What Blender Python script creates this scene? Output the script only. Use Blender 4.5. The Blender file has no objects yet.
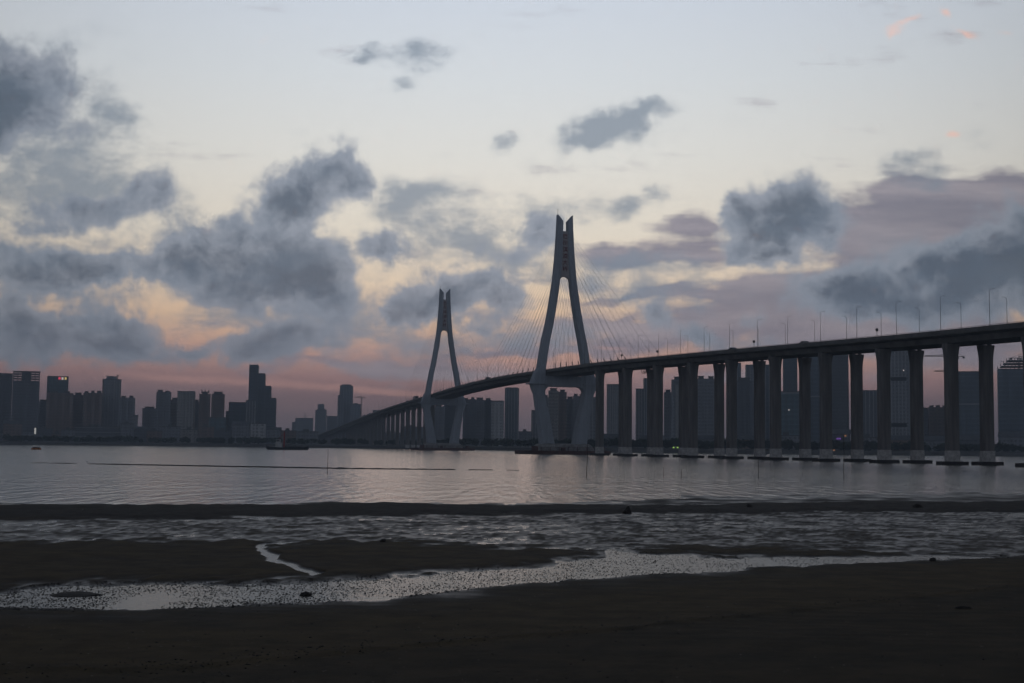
import bpy, bmesh, math, random
import numpy as np
from mathutils import Vector, Matrix, noise as mnoise

random.seed(7)
R = math.radians
S = bpy.context.scene
COL = S.collection

# ------------------------------------------------------------------ camera
F = 1342.0                        # focal length in photo pixels
CAMZ = 3.6
PITCH = math.atan(104.3 / F)
ROLL = R(0.6)
CP = Vector((0, 0, CAMZ))
_f = Vector((0, math.cos(PITCH), math.sin(PITCH)))
_u0 = Vector((0, -math.sin(PITCH), math.cos(PITCH)))
_r0 = Vector((1, 0, 0))
_r = _r0 * math.cos(ROLL) + _u0 * math.sin(ROLL)
_u = -_r0 * math.sin(ROLL) + _u0 * math.cos(ROLL)

def ray(px, py):
    return _f + _r * ((px - 512) / F) + _u * ((341.5 - py) / F)

def at(px, py, Y):                # the point seen at a photo position, Y metres ahead
    d = ray(px, py)
    return CP + d * (Y / d.y)

def ground_at(px, py, z=0.0):
    d = ray(px, py)
    return CP + d * ((z - CAMZ) / d.z)

def proj(p):
    v = Vector(p) - CP
    k = v.dot(_f)
    return 512 + F * v.dot(_r) / k, 341.5 - F * v.dot(_u) / k

cam_d = bpy.data.cameras.new('camera')
cam_d.sensor_width = 36
cam_d.lens = 36 * F / 1024
cam_d.clip_start = 0.1
cam_d.clip_end = 20000
cam = bpy.data.objects.new('camera', cam_d)
COL.objects.link(cam)
m = Matrix.Identity(4)
for i in range(3):
    m[i][0] = _r[i]; m[i][1] = _u[i]; m[i][2] = -_f[i]; m[i][3] = CP[i]
cam.matrix_world = m
S.camera = cam

S.view_settings.view_transform = 'Standard'
S.view_settings.look = 'None'
S.view_settings.exposure = 0
S.view_settings.gamma = 1
S.render.engine = 'CYCLES'
S.cycles.use_denoising = True
S.cycles.max_bounces = 3
S.cycles.diffuse_bounces = 1
S.cycles.glossy_bounces = 2
S.cycles.volume_bounces = 0
S.cycles.sample_clamp_indirect = 4
S.cycles.use_adaptive_sampling = True
S.cycles.adaptive_threshold = .022
S.cycles.adaptive_min_samples = 12

# ------------------------------------------------------------------ node helper
def lin(c):
    return tuple(((x / 255) / 12.92 if x / 255 <= 0.04045 else ((x / 255 + 0.055) / 1.055) ** 2.4) for x in c)

class NT:
    def __init__(s, nt):
        s.nt = nt; s.n = nt.nodes; s.l = nt.links
    def new(s, t, **kw):
        n = s.n.new(t)
        for k, v in kw.items(): setattr(n, k, v)
        return n
    def put(s, sock, v):
        if isinstance(v, bpy.types.NodeSocket): s.l.new(v, sock)
        elif v is not None: sock.default_value = v
    def m(s, op, a, b=None, c=None, clamp=False):
        n = s.new('ShaderNodeMath', operation=op, use_clamp=clamp)
        for i, v in enumerate((a, b, c)):
            if v is not None: s.put(n.inputs[i], v)
        return n.outputs[0]
    def vm(s, op, a, b=None, scale=None):
        n = s.new('ShaderNodeVectorMath', operation=op)
        s.put(n.inputs[0], a)
        if b is not None: s.put(n.inputs[1], b)
        if scale is not None: s.put(n.inputs['Scale'], scale)
        return n.outputs['Value'] if op in ('DOT_PRODUCT', 'LENGTH') else n.outputs[0]
    def smooth(s, v, lo, hi, a=0.0, b=1.0):
        n = s.new('ShaderNodeMapRange', interpolation_type='SMOOTHSTEP')
        s.put(n.inputs[0], v); n.inputs[1].default_value = lo; n.inputs[2].default_value = hi
        n.inputs[3].default_value = a; n.inputs[4].default_value = b
        return n.outputs[0]
    def mix(s, f, a, b, blend='MIX'):
        n = s.new('ShaderNodeMix', data_type='RGBA', blend_type=blend)
        s.put(n.inputs[0], f)
        for sock, v in ((n.inputs[6], a), (n.inputs[7], b)):
            if isinstance(v, tuple) and len(v) == 3: v = v + (1,)
            s.put(sock, v)
        return n.outputs[2]
    def noise(s, vec, scale, detail=4, rough=0.5, out='Fac', dim='3D', dist=0.0):
        n = s.new('ShaderNodeTexNoise', noise_dimensions=dim)
        if vec is not None: s.put(n.inputs['Vector'], vec)
        n.inputs['Scale'].default_value = scale; n.inputs['Detail'].default_value = detail
        n.inputs['Roughness'].default_value = rough; n.inputs['Distortion'].default_value = dist
        return n.outputs[out]
    def mapping(s, vec, loc=(0, 0, 0), rot=(0, 0, 0), scale=(1, 1, 1), typ='POINT'):
        n = s.new('ShaderNodeMapping', vector_type=typ)
        s.put(n.inputs[0], vec)
        n.inputs['Location'].default_value = loc; n.inputs['Rotation'].default_value = rot
        n.inputs['Scale'].default_value = scale
        return n.outputs[0]
    def ramp(s, v, stops):
        n = s.new('ShaderNodeValToRGB')
        e = n.color_ramp.elements
        while len(e) < len(stops): e.new(0.5)
        for el, (p, c) in zip(e, stops):
            el.position = p; el.color = tuple(c) + (1,)
        s.put(n.inputs[0], v)
        return n.outputs[0]

# ------------------------------------------------------------------ sky
SUN_EL, SUN_AZ = R(1.5), R(-1.5)
W = bpy.data.worlds.new('World')
S.world = W
W.use_nodes = True
W.node_tree.nodes.clear()
T = NT(W.node_tree)
tc = T.new('ShaderNodeTexCoord').outputs['Generated']
sep = T.new('ShaderNodeSeparateXYZ'); T.put(sep.inputs[0], tc)
dx, dy, dz = sep.outputs
ys = T.m('MAXIMUM', dy, 0.12)
gu = T.m('DIVIDE', dx, ys)
gv = T.m('DIVIDE', dz, ys)
cmb = T.new('ShaderNodeCombineXYZ'); T.put(cmb.inputs[0], gu); T.put(cmb.inputs[1], gv)
P = cmb.outputs[0]
hyp = T.m('SQRT', T.m('ADD', T.m('MULTIPLY', dx, dx), T.m('MULTIPLY', dy, dy)))
el = T.m('DIVIDE', dz, T.m('MAXIMUM', hyp, 0.05))          # tan(elevation)

nish = T.new('ShaderNodeTexSky', sky_type='NISHITA')
nish.sun_disc = False
nish.sun_elevation = SUN_EL
nish.sun_rotation = SUN_AZ
nish.altitude = 0; nish.air_density = 1.0; nish.dust_density = 2.0; nish.ozone_density = 1.0

def sv(py):                       # photo row -> tan(elevation) on the photo's centre line
    d = ray(512, py)
    return d.z / math.hypot(d.x, d.y)
EMAX = 0.6
stops = [(440, (144, 141, 153)), (420, (162, 156, 166)), (398, (182, 174, 181)), (378, (196, 187, 190)),
         (352, (217, 204, 201)), (322, (236, 221, 206)), (285, (244, 230, 209)), (235, (239, 233, 219)),
         (160, (231, 232, 227)), (80, (222, 228, 226)), (0, (215, 222, 223))]
EMAX = 0.6
stops = [(440, (122, 117, 130)), (420, (138, 128, 138)), (398, (160, 143, 148)), (378, (182, 157, 158)),
         (352, (216, 188, 176)), (322, (240, 212, 184)), (285, (240, 222, 198)), (235, (236, 227, 211)),
         (160, (227, 226, 220)), (80, (215, 220, 223)), (0, (204, 212, 222))]
EMAX = 0.6
stops = [(440, (104, 98, 108)), (420, (120, 108, 116)), (398, (146, 122, 127)), (378, (168, 135, 135)),
         (352, (204, 164, 149)), (322, (230, 196, 166)), (285, (234, 213, 188)), (235, (230, 221, 206)),
         (160, (223, 222, 217)), (80, (212, 217, 221)), (0, (202, 210, 221))]
st = [(0.0, lin((96, 92, 102)))] + [(sv(y) / EMAX, lin(c)) for y, c in stops] + [(0.85, lin((140, 152, 172))), (1.0, lin((95, 107, 130)))]
base = T.ramp(T.m('DIVIDE', T.m('MAXIMUM', el, 0.0), EMAX), st)

def blob_field(pts, vec):
    """sum of soft blobs; the running sum rides in the vector's third component"""
    total = None
    for ang in sorted({(b[5] if len(b) > 5 else 0) for b in pts}):
        ca, sa = math.cos(R(ang)), math.sin(R(ang))
        cur = T.mapping(vec, rot=(0, 0, -R(ang)), scale=(1, 1, 0)) if ang else T.vm('MULTIPLY', vec, (1, 1, 0))
        for b in pts:
            if (b[5] if len(b) > 5 else 0) != ang: continue
            cx, cy, rx, ry = b[:4]
            w = b[4] if len(b) > 4 else 1.0
            d = ray(cx, cy); x, y = d.x / d.y, d.z / d.y
            x, y = x * ca + y * sa, -x * sa + y * ca
            n = T.new('ShaderNodeVectorMath', operation='MULTIPLY_ADD')
            T.put(n.inputs[0], cur); n.inputs[1].default_value = (F / rx, F / ry, 0); n.inputs[2].default_value = (-x * F / rx, -y * F / ry, 0)
            g = T.m('POWER', math.exp(-1), T.vm('DOT_PRODUCT', n.outputs[0], n.outputs[0]))
            n = T.new('ShaderNodeVectorMath', operation='MULTIPLY_ADD')
            T.put(n.inputs[0], g); n.inputs[1].default_value = (0, 0, w); T.put(n.inputs[2], cur)
            cur = n.outputs[0]
        sp = T.new('ShaderNodeSeparateXYZ'); T.put(sp.inputs[0], cur)
        total = sp.outputs[2] if total is None else T.m('ADD', total, sp.outputs[2])
    return total

def warp(vec, scale, amp, seed, stretch=(1, 1, 1)):
    c = T.noise(T.mapping(vec, (seed, seed * .7, seed), scale=stretch), scale, 3, .55, 'Color')
    c = T.vm('SUBTRACT', c, (.5, .5, .5))
    c = T.vm('MULTIPLY', c, (amp, amp, 0))
    return T.vm('ADD', vec, c)

P1 = warp(P, 12, .042, 3.1)
P2 = warp(P1, 42, .020, 8.7)
P3 = warp(warp(P, 8, .06, 5.5, (1, 1.6, 1)), 30, .02, 1.5)

CUMULUS = [
 (14, 82, 52, 38, 1.25), (0, 118, 40, 28, .9), (80, 122, 26, 13, .45, 15),
 (90, 206, 54, 21, 1.0), (150, 190, 26, 20, .6), (40, 230, 36, 12, .5),
 (25, 272, 72, 22, 1.15), (105, 270, 56, 18, .95), (60, 340, 78, 24, 1.2), (122, 340, 30, 20, .8), (0, 320, 44, 22, .7),
 (185, 258, 48, 22, .95), (240, 236, 48, 20, .85),
 (310, 192, 38, 28, 1.2), (342, 172, 26, 22, .9), (282, 208, 30, 20, .8), (362, 190, 16, 16, .4),
 (262, 278, 62, 32, 1.25), (315, 286, 38, 32, 1.0), (222, 292, 38, 18, .6), (300, 248, 30, 20, .5),
 (196, 354, 30, 10, .7), (244, 350, 26, 11, .75), (300, 345, 42, 13, .95), (270, 338, 24, 9, .5),
 (380, 254, 26, 18, 1.0),
 (420, 306, 42, 17, 1.05, 20), (462, 290, 40, 19, 1.0, 15), (505, 278, 30, 14, .6, 15), (388, 318, 18, 8, .45),
 (480, 324, 28, 12, .65), (520, 300, 20, 12, .4),
 (540, 222, 24, 16, .75), (520, 245, 24, 12, .5), (560, 240, 20, 14, .4), (478, 250, 22, 12, .35),
 (510, 300, 25, 14, .45),
 (770, 222, 40, 34, 1.5), (812, 205, 32, 26, 1.1), (732, 212, 18, 22, .6), (765, 258, 40, 11, .7), (832, 232, 20, 22, .6),
 (844, 286, 38, 19, 1.25), (888, 277, 36, 20, 1.15), (928, 260, 23, 17, 1.1), (968, 268, 40, 25, 1.15), (1028, 246, 48, 37, 1.3), (905, 303, 105, 16, 1.15), (1015, 287, 60, 22, 1.0),
 (652, 312, 18, 13, .62), (702, 330, 30, 11, .5), (758, 322, 16, 11, .4),
]
WISPS = [
 (70, 255, 110, 34, .42), (200, 300, 140, 44, .38), (930, 268, 90, 36, .5), (450, 300, 80, 30, .3), (60, 60, 60, 40, .35),
 (366, 52, 24, 9, .75), (424, 58, 24, 11, .9), (398, 87, 12, 8, .6), (590, 135, 38, 13, 1.05, 20), (640, 112, 26, 6, .95, 20), (612, 118, 24, 10, .7, 20),
 (503, 130, 12, 11, .75), (700, 125, 36, 8, .32), (418, 196, 30, 15, .75, 20), (452, 186, 20, 12, .5), (660, 192, 10, 9, .75), (628, 212, 16, 12, .65),
 (75, 135, 44, 22, .7), (110, 108, 26, 14, .5), (40, 160, 50, 16, .6), (286, 138, 14, 6, .35), (30, 190, 60, 24, .75), (110, 180, 50, 16, .6),
 (930, 172, 24, 16, .8), (885, 170, 22, 8, .45), (975, 140, 22, 12, .3), (560, 205, 50, 18, .5), (520, 260, 60, 20, .55), (410, 225, 40, 20, .45),
 (640, 268, 40, 10, .5), (690, 300, 50, 12, .5), (455, 235, 30, 10, .55), (500, 245, 26, 12, .6), (400, 335, 40, 10, .5), (520, 335, 40, 12, .55), (620, 300, 26, 10, .55), (735, 345, 40, 12, .6), (580, 335, 30, 12, .5), (250, 320, 60, 10, .5), (190, 205, 24, 14, .4), (340, 320, 40, 16, .6), (450, 345, 60, 10, .5), (700, 275, 30, 14, .45), (480, 215, 40, 14, .35),
 (590, 275, 30, 8, .5, 15), (640, 288, 26, 8, .6, 10),
]
VEIL = [
 (300, 345, 300, 30, .32), (560, 312, 150, 46, .45), (860, 260, 150, 70, .3), (925, 188, 34, 16, .6),
 (900, 238, 90, 42, 1.3), (1010, 215, 70, 34, 1.2), (950, 200, 70, 16, .8), (618, 254, 46, 9, .95), (690, 234, 46, 15, 1.1), (655, 262, 50, 7, .5), (700, 252, 40, 10, .6),
 (650, 296, 70, 5, .9), (760, 294, 70, 16, 1.0), (830, 318, 110, 34, 1.15), (960, 330, 120, 36, 1.1), (650, 338, 70, 9, .75), (720, 326, 60, 14, .8),
 (600, 320, 40, 5, .6), (560, 350, 90, 7, .6), (470, 352, 70, 6, .6), (110, 372, 120, 6, .4), (330, 372, 90, 9, .8), (420, 365, 60, 8, .7), (700, 365, 80, 24, .8),
]
PINK = [(300, 386, 130, 5, .8, -3), (160, 376, 90, 6, .7, -3), (420, 396, 80, 3.5, .7, -3), (80, 392, 60, 4, .3), (612, 348, 26, 3, .8), (550, 338, 40, 3, .5), (505, 318, 34, 3, .6), (560, 362, 60, 5, .4)]
EMBER = [(908, 20, 20, 4, 1.0, 20), (895, 31, 12, 5, .8, 20), (946, 15, 8, 5, 1.1, -40), (968, 34, 10, 4.5, 1.3, -20), (953, 134, 8, 4.5, 1.1), (1006, 34, 10, 3, .45)]

fb1 = T.noise(P, 17, 7, .6)
fb2 = T.noise(T.mapping(P, (4.2, 1.3, 0), scale=(1, 2.2, 1)), 22, 5, .62)
fb3 = T.noise(T.mapping(P, (9.2, 6.3, 0), scale=(1, 7, 1)), 7, 5, .6)
fb4 = T.noise(P1, 64, 4, .62)

n1 = T.m('SUBTRACT', fb1, .5); n2 = T.m('SUBTRACT', fb2, .5); n3 = T.m('SUBTRACT', fb3, .5); n4 = T.m('SUBTRACT', fb4, .5)

# clouds also stand in the sky outside the photographed piece
outside = T.smooth(T.m('ABSOLUTE', gu), .40, .60)
far_cl = T.m('MULTIPLY', outside, T.smooth(T.noise(T.mapping(P, (2, 5, 0), scale=(1, 2.2, 1)), 3.2, 3, .5), .45, .68, 0, 1.0))

fC = T.m('ADD', blob_field([(a, b, c * .98, d * 1.02, *r) for a, b, c, d, *r in CUMULUS], P2), far_cl)
fW = blob_field([(a, b, c * 1.25, d * 1.3, *r) for a, b, c, d, *r in WISPS], P2)
fV = T.m('ADD', blob_field(VEIL, P3), T.m('MULTIPLY', outside, .7))
fP = blob_field(PINK, warp(P, 10, .012, 2.2))
fE = blob_field(EMBER, warp(P, 60, .008, 4.4))

# veil of purple stratus, then wisps, then cumulus
aV = T.smooth(T.m('ADD', T.m('ADD', fV, T.m('MULTIPLY', n3, 2.0)), T.m('MULTIPLY', n2, 1.4)), .2, 1.0, 0, .93)
vcol = T.mix(T.smooth(fb3, .35, .7), lin((126, 126, 142)), lin((158, 153, 163)))
c = T.mix(aV, base, vcol)
aP = T.smooth(T.m('ADD', fP, T.m('MULTIPLY', n3, .8)), .2, 1.2, 0, .5)
c = T.mix(aP, c, lin((224, 172, 160)))
aW = T.m('MULTIPLY', T.smooth(T.m('ADD', T.m('ADD', fW, T.m('MULTIPLY', n2, 1.9)), T.m('ADD', T.m('MULTIPLY', n1, 1.2), T.m('MULTIPLY', n4, .9))), -.02, 1.15, 0, .82), T.smooth(fW, .02, .45))
c = T.mix(aW, c, lin((128, 142, 158)))
dens = T.m('ADD', T.m('ADD', fC, T.m('MULTIPLY', n1, 2.1)), T.m('MULTIPLY', n4, .7))
aC = T.m('MULTIPLY', T.smooth(dens, .11, .68, 0, .97), T.smooth(fC, .03, .22))
rim = T.smooth(T.m('ADD', dens, T.m('MULTIPLY', n4, 1.2)), .5, 1.7)
ccol = T.mix(rim, lin((150, 158, 171)), lin((90, 103, 119)))
low = T.smooth(gv, sv(400), sv(250))
ccol = T.mix(low, T.mix(.4, ccol, lin((104, 114, 132))), ccol)
ccol = T.mix(T.m('MULTIPLY', T.smooth(fb2, .35, .65), .3), ccol, lin((116, 132, 150)))
c = T.mix(aC, c, ccol)
c = T.mix(T.smooth(T.m('ADD', fE, T.m('MULTIPLY', n4, 1.6)), .15, 1.4, 0, .75), c, lin((250, 204, 188)))

# brightest over the sunset, dusk blue overhead and behind
az = T.m('SUBTRACT', gu, (500 - 512) / F)
vig = T.m('SUBTRACT', 1.0, T.m('MULTIPLY', T.m('MULTIPLY', az, az), 1.5), clamp=True)
vig = T.m('MAXIMUM', vig, .35)
c = T.vm('SCALE', c, scale=vig)
lit = T.m('MULTIPLY', T.smooth(dy, .25, .86), T.smooth(dz, -.03, 0))
dusk = T.mix(T.smooth(dz, .08, .62), (.152, .164, .192), (.024, .030, .042))
dusk = T.vm('SCALE', dusk, scale=T.smooth(dy, -.75, .1, 1.75, 1.0))
dusk = T.mix(T.smooth(dz, -.03, 0), (.02, .02, .024), dusk)
nsc = T.vm('SCALE', nish.outputs[0], scale=.013)
bg = T.new('ShaderNodeBackground'); T.put(bg.inputs[0], T.vm('ADD', T.vm('SCALE', c, scale=11.2), nsc)); bg.inputs[1].default_value = .1
bg2 = T.new('ShaderNodeBackground'); T.put(bg2.inputs[0], T.vm('SCALE', dusk, scale=9.6)); bg2.inputs[1].default_value = .1
mx = T.new('ShaderNodeMixShader'); T.put(mx.inputs[0], lit); T.l.new(bg2.outputs[0], mx.inputs[1]); T.l.new(bg.outputs[0], mx.inputs[2])
wo = T.new('ShaderNodeOutputWorld'); T.l.new(mx.outputs[0], wo.inputs[0])
W.cycles.sampling_method = 'MANUAL'
W.cycles.sample_map_resolution = 512

sd = bpy.data.lights.new('sun', 'SUN')
sd.energy = .03; sd.angle = R(12); sd.color = (1, .72, .55)
so = bpy.data.objects.new('sun', sd); COL.objects.link(so)
sdir = Vector((math.sin(SUN_AZ) * math.cos(SUN_EL), math.cos(SUN_AZ) * math.cos(SUN_EL), math.sin(SUN_EL)))
so.rotation_euler = sdir.to_track_quat('Z', 'Y').to_euler()

# ------------------------------------------------------------------ materials
def mat(name, color, rough=.8, var=.15, scale=1.0, metal=0.0, spec=.3, emit=None, estr=1.0, streak=False):
    mt = bpy.data.materials.new(name); mt.use_nodes = True
    t = NT(mt.node_tree); b = t.n['Principled BSDF']
    co = t.new('ShaderNodeTexCoord').outputs['Object']
    if streak: co2 = t.mapping(co, scale=(1, 1, .12))
    else: co2 = co
    nz = t.noise(co2, scale, 5, .6)
    lo = tuple(max(0, x * (1 - var)) for x in color); hi = tuple(x * (1 + var) for x in color)
    t.put(b.inputs['Base Color'], t.mix(t.smooth(nz, .3, .7), lo, hi))
    b.inputs['Roughness'].default_value = rough; b.inputs['Metallic'].default_value = metal
    b.inputs['Specular IOR Level'].default_value = spec
    if emit:
        b.inputs['Emission Color'].default_value = tuple(emit) + (1,)
        b.inputs['Emission Strength'].default_value = estr
    return mt

def facade(name, wall, glass=(.09, .1, .115), cw=3.2, fh=3.1, ww=.5, wh=.5):
    mt = bpy.data.materials.new(name); mt.use_nodes = True
    t = NT(mt.node_tree); b = t.n['Principled BSDF']
    co = t.new('ShaderNodeTexCoord').outputs['Object']
    sp = t.new('ShaderNodeSeparateXYZ'); t.put(sp.inputs[0], co)
    hx = t.m('FRACT', t.m('DIVIDE', t.m('ADD', sp.outputs[0], sp.outputs[1]), cw))
    hz = t.m('FRACT', t.m('DIVIDE', sp.outputs[2], fh))
    inx = t.m('LESS_THAN', t.m('ABSOLUTE', t.m('SUBTRACT', hx, .5)), ww / 2)
    inz = t.m('LESS_THAN', t.m('ABSOLUTE', t.m('SUBTRACT', hz, .55)), wh / 2)
    w = t.m('MULTIPLY', t.m('MULTIPLY', inx, inz), .6)
    nz = t.noise(t.mapping(co, scale=(1, 1, .2)), .12, 4, .6)
    wc = t.mix(t.smooth(nz, .3, .7), tuple(x * .85 for x in wall), tuple(x * 1.12 for x in wall))
    t.put(b.inputs['Base Color'], t.mix(w, wc, glass))
    t.put(b.inputs['Roughness'], t.m('SUBTRACT', .85, t.m('MULTIPLY', w, .6)))
    b.inputs['Specular IOR Level'].default_value = .3
    return mt

M = {
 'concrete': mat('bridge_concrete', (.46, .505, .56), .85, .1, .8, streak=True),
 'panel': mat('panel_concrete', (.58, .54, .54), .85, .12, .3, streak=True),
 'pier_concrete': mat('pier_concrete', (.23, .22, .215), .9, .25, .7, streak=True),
 'tide_band': mat('tide_washed_concrete', (.62, .6, .58), .85, .25, .8),
 'cap': mat('wet_concrete', (.05, .045, .042), .7, .3, .6),
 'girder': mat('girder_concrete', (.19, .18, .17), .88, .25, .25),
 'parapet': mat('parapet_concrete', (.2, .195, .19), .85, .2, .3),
 'asphalt': mat('asphalt', (.05, .05, .05), .85, .2, .8),
 'rust': mat('rusty_fender', (.15, .075, .062), .8, .35, .5),
 'rubble': mat('footing_concrete', (.36, .35, .34), .9, .35, .7),
 'cable': mat('cable_sheath', (.22, .22, .23), .6, .05, 1),
 'steel': mat('grey_steel', (.12, .12, .125), .5, .1, 2, metal=.3),
 'red_paint': mat('red_letters', (.22, .045, .045), .6, .1, 1),
 'dark_red': mat('dark_red_paint', (.42, .07, .06), .6, .2, 1),
 'orange': mat('faded_orange_paint', (.6, .2, .06), .6, .3, 2),
 'black': mat('black_rubber', (.02, .02, .02), .8, .2, 2),
 'white': mat('white_paint', (.6, .6, .58), .5, .12, 2),
 'glass': mat('dark_glass', (.02, .024, .03), .12, .1, 1, spec=.5),
 'hull': mat('dark_hull', (.03, .033, .035), .6, .3, 1),
 'wood': mat('weathered_wood', (.06, .05, .042), .9, .3, 6),
 'rock': mat('dark_rock', (.05, .046, .043), .9, .35, 9),
 'shell': mat('shell_grit', (.32, .29, .25), .8, .2, 9),
 'blue_car': mat('blue_grey_paint', (.1, .14, .2), .35, .05, 1),
 'silver': mat('silver_paint', (.35, .35, .36), .35, .05, 1),
 'leaf': mat('shore_foliage', (.045, .065, .04), .9, .4, .15),
 'land': mat('shore_earth', (.1, .1, .09), .95, .3, .05),
 'seawall': mat('seawall_stone', (.14, .14, .135), .9, .25, .3),
 'crane': mat('crane_steel', (.25, .2, .12), .6, .1, 1),
 'slab_white': mat('pale_spandrel', (.5, .5, .49), .8, .08, .3),
 'roof': mat('roof_grey', (.16, .17, .18), .9, .15, .2),
 'fW': facade('facade_cream', (.42, .4, .38)),
 'fG': facade('facade_grey', (.33, .35, .38), cw=2.8),
 'fB': facade('facade_brown', (.30, .24, .22), cw=3.6),
 'fD': facade('facade_dark', (.20, .22, .25), cw=2.4, ww=.6),
 'fL': facade('facade_pale', (.6, .6, .6), cw=4, ww=.42),
 'fC': facade('facade_curtain_glass', (.2, .25, .3), (.1, .13, .16), cw=1.8, fh=3.9, ww=.8, wh=.72),
 'fT': facade('facade_teal_glass', (.18, .27, .31), (.1, .14, .16), cw=2.4, fh=4.2, ww=.8, wh=.7),
}
def glow(name, rgb, s): return mat(name, tuple(x * .5 for x in rgb), .5, 0, 1, emit=rgb, estr=s)
M['g_white'] = glow('lit_white', (1, .97, .9), .4)
M['g_red'] = glow('lit_red', (1, .08, .14), .7)
M['g_yellow'] = glow('lit_yellow', (1, .72, .25), .65)
M['g_pale'] = glow('lit_pale', (1, .85, .8), .6)
M['g_purple'] = glow('lit_purple', (.5, .2, 1), .22)
M['g_orange'] = glow('lit_orange', (1, .45, .2), .2)
M['g_green'] = glow('lit_green', (.6, 1, .2), .45)

# ------------------------------------------------------------------ mesh helpers
def link(name, me, material=None, parent=None):
    o = bpy.data.objects.new(name, me)
    COL.objects.link(o)
    if material is not None and me is not None:
        for x in (material if isinstance(material, (list, tuple)) else [material]): me.materials.append(x)
    if parent is not None: o.parent = parent
    return o

class MB:
    """collects shapes of ONE part"""
    def __init__(s): s.v = []; s.f = []; s.mi = []
    def add(s, vs, fs, mi=0):
        n = len(s.v); s.v += [tuple(x) for x in vs]
        s.f += [tuple(n + i for i in f) for f in fs]; s.mi += [mi] * len(fs)
    def box(s, x0, x1, y0, y1, z0, z1, mi=0):
        vs = [(x0, y0, z0), (x1, y0, z0), (x1, y1, z0), (x0, y1, z0), (x0, y0, z1), (x1, y0, z1), (x1, y1, z1), (x0, y1, z1)]
        s.add(vs, [(0, 3, 2, 1), (4, 5, 6, 7), (0, 1, 5, 4), (1, 2, 6, 5), (2, 3, 7, 6), (3, 0, 4, 7)], mi)
    def loft(s, rings, caps=True, mi=0):
        n = len(rings[0]); vs = [p for r in rings for p in r]; fs = []
        for i in range(len(rings) - 1):
            for j in range(n):
                k = (j + 1) % n
                fs.append((i * n + j, i * n + k, (i + 1) * n + k, (i + 1) * n + j))
        if caps:
            fs.append(tuple(reversed(range(n)))); fs.append(tuple((len(rings) - 1) * n + j for j in range(n)))
        s.add(vs, fs, mi)
    def prism(s, poly, z0, z1, mi=0):
        s.loft([[(x, y, z0) for x, y in poly], [(x, y, z1) for x, y in poly]], True, mi)
    def tube(s, p0, p1, r0, r1=None, n=6, mi=0):
        p0, p1 = Vector(p0), Vector(p1); r1 = r0 if r1 is None else r1
        d = (p1 - p0).normalized()
        a = d.cross(Vector((0, 0, 1)) if abs(d.z) < .9 else Vector((1, 0, 0))).normalized(); b = d.cross(a)
        rg = lambda p, r: [p + (a * math.cos(2 * math.pi * i / n) + b * math.sin(2 * math.pi * i / n)) * r for i in range(n)]
        s.loft([rg(p0, r0), rg(p1, r1)], True, mi)
    def build(s, name, material, parent=None, smooth=False):
        me = bpy.data.meshes.new(name); me.from_pydata(s.v, [], s.f); me.update()
        bm = bmesh.new(); bm.from_mesh(me); bmesh.ops.recalc_face_normals(bm, faces=bm.faces); bm.to_mesh(me); bm.free()
        o = link(name, me, material, parent)
        if any(s.mi): me.polygons.foreach_set('material_index', s.mi)
        if smooth: me.polygons.foreach_set('use_smooth', [True] * len(me.polygons))
        return o

def tag(o, label=None, cat=None, group=None, kind=None):
    if label: o['label'] = label
    if cat: o['category'] = cat
    if group: o['group'] = group
    if kind: o['kind'] = kind
    return o

def empty(name, loc=(0, 0, 0), rz=0.0):
    o = bpy.data.objects.new(name, None); COL.objects.link(o)
    o.location = loc; o.rotation_euler = (0, 0, rz)
    return o

def copy_tree(o, parent=None):
    c = o.copy(); COL.objects.link(c)
    if parent is not None: c.parent = parent
    for ch in [x for x in list(bpy.data.objects) if x.parent == o]: copy_tree(ch, c)
    return c

def lerp_tab(tab, x):
    xs = [a for a, _ in tab]; ysx = [b for _, b in tab]
    return float(np.interp(x, xs, ysx))

# ------------------------------------------------------------------ numpy noise
def vnoise(x, y, seed=0):
    xi = np.floor(x).astype(np.int64); yi = np.floor(y).astype(np.int64)
    xf = x - xi; yf = y - yi
    u = xf * xf * (3 - 2 * xf); v = yf * yf * (3 - 2 * yf)
    def h(a, b):
        n = (a * 374761393 + b * 668265263 + seed * 974711) & 0xFFFFFFFF
        n = ((n ^ (n >> 13)) * 1274126177) & 0xFFFFFFFF
        return ((n ^ (n >> 16)) & 0xFFFF) / 65535.0
    return (h(xi, yi) * (1 - u) + h(xi + 1, yi) * u) * (1 - v) + (h(xi, yi + 1) * (1 - u) + h(xi + 1, yi + 1) * u) * v
def fbm(x, y, o=4, seed=0):
    s = 0; a = .5; t = 0
    for i in range(o):
        s = s + a * vnoise(x * 2 ** i, y * 2 ** i, seed + i * 17); t += a; a *= .55
    return s / t

# ------------------------------------------------------------------ ground, mud flats, water
# outlines of the flats read off as (bearing, range) pairs; kept as photo rows per column for convenience
def rng_tab(pts):                 # -> table bearing -> range (metres ahead)
    out = []
    for px, py in pts:
        g = ground_at(px, py); out.append((g.x / g.y, g.y))
    return out
def tabf(tab, b):
    return np.interp(b, [a for a, _ in tab], [r for _, r in tab])

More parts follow.
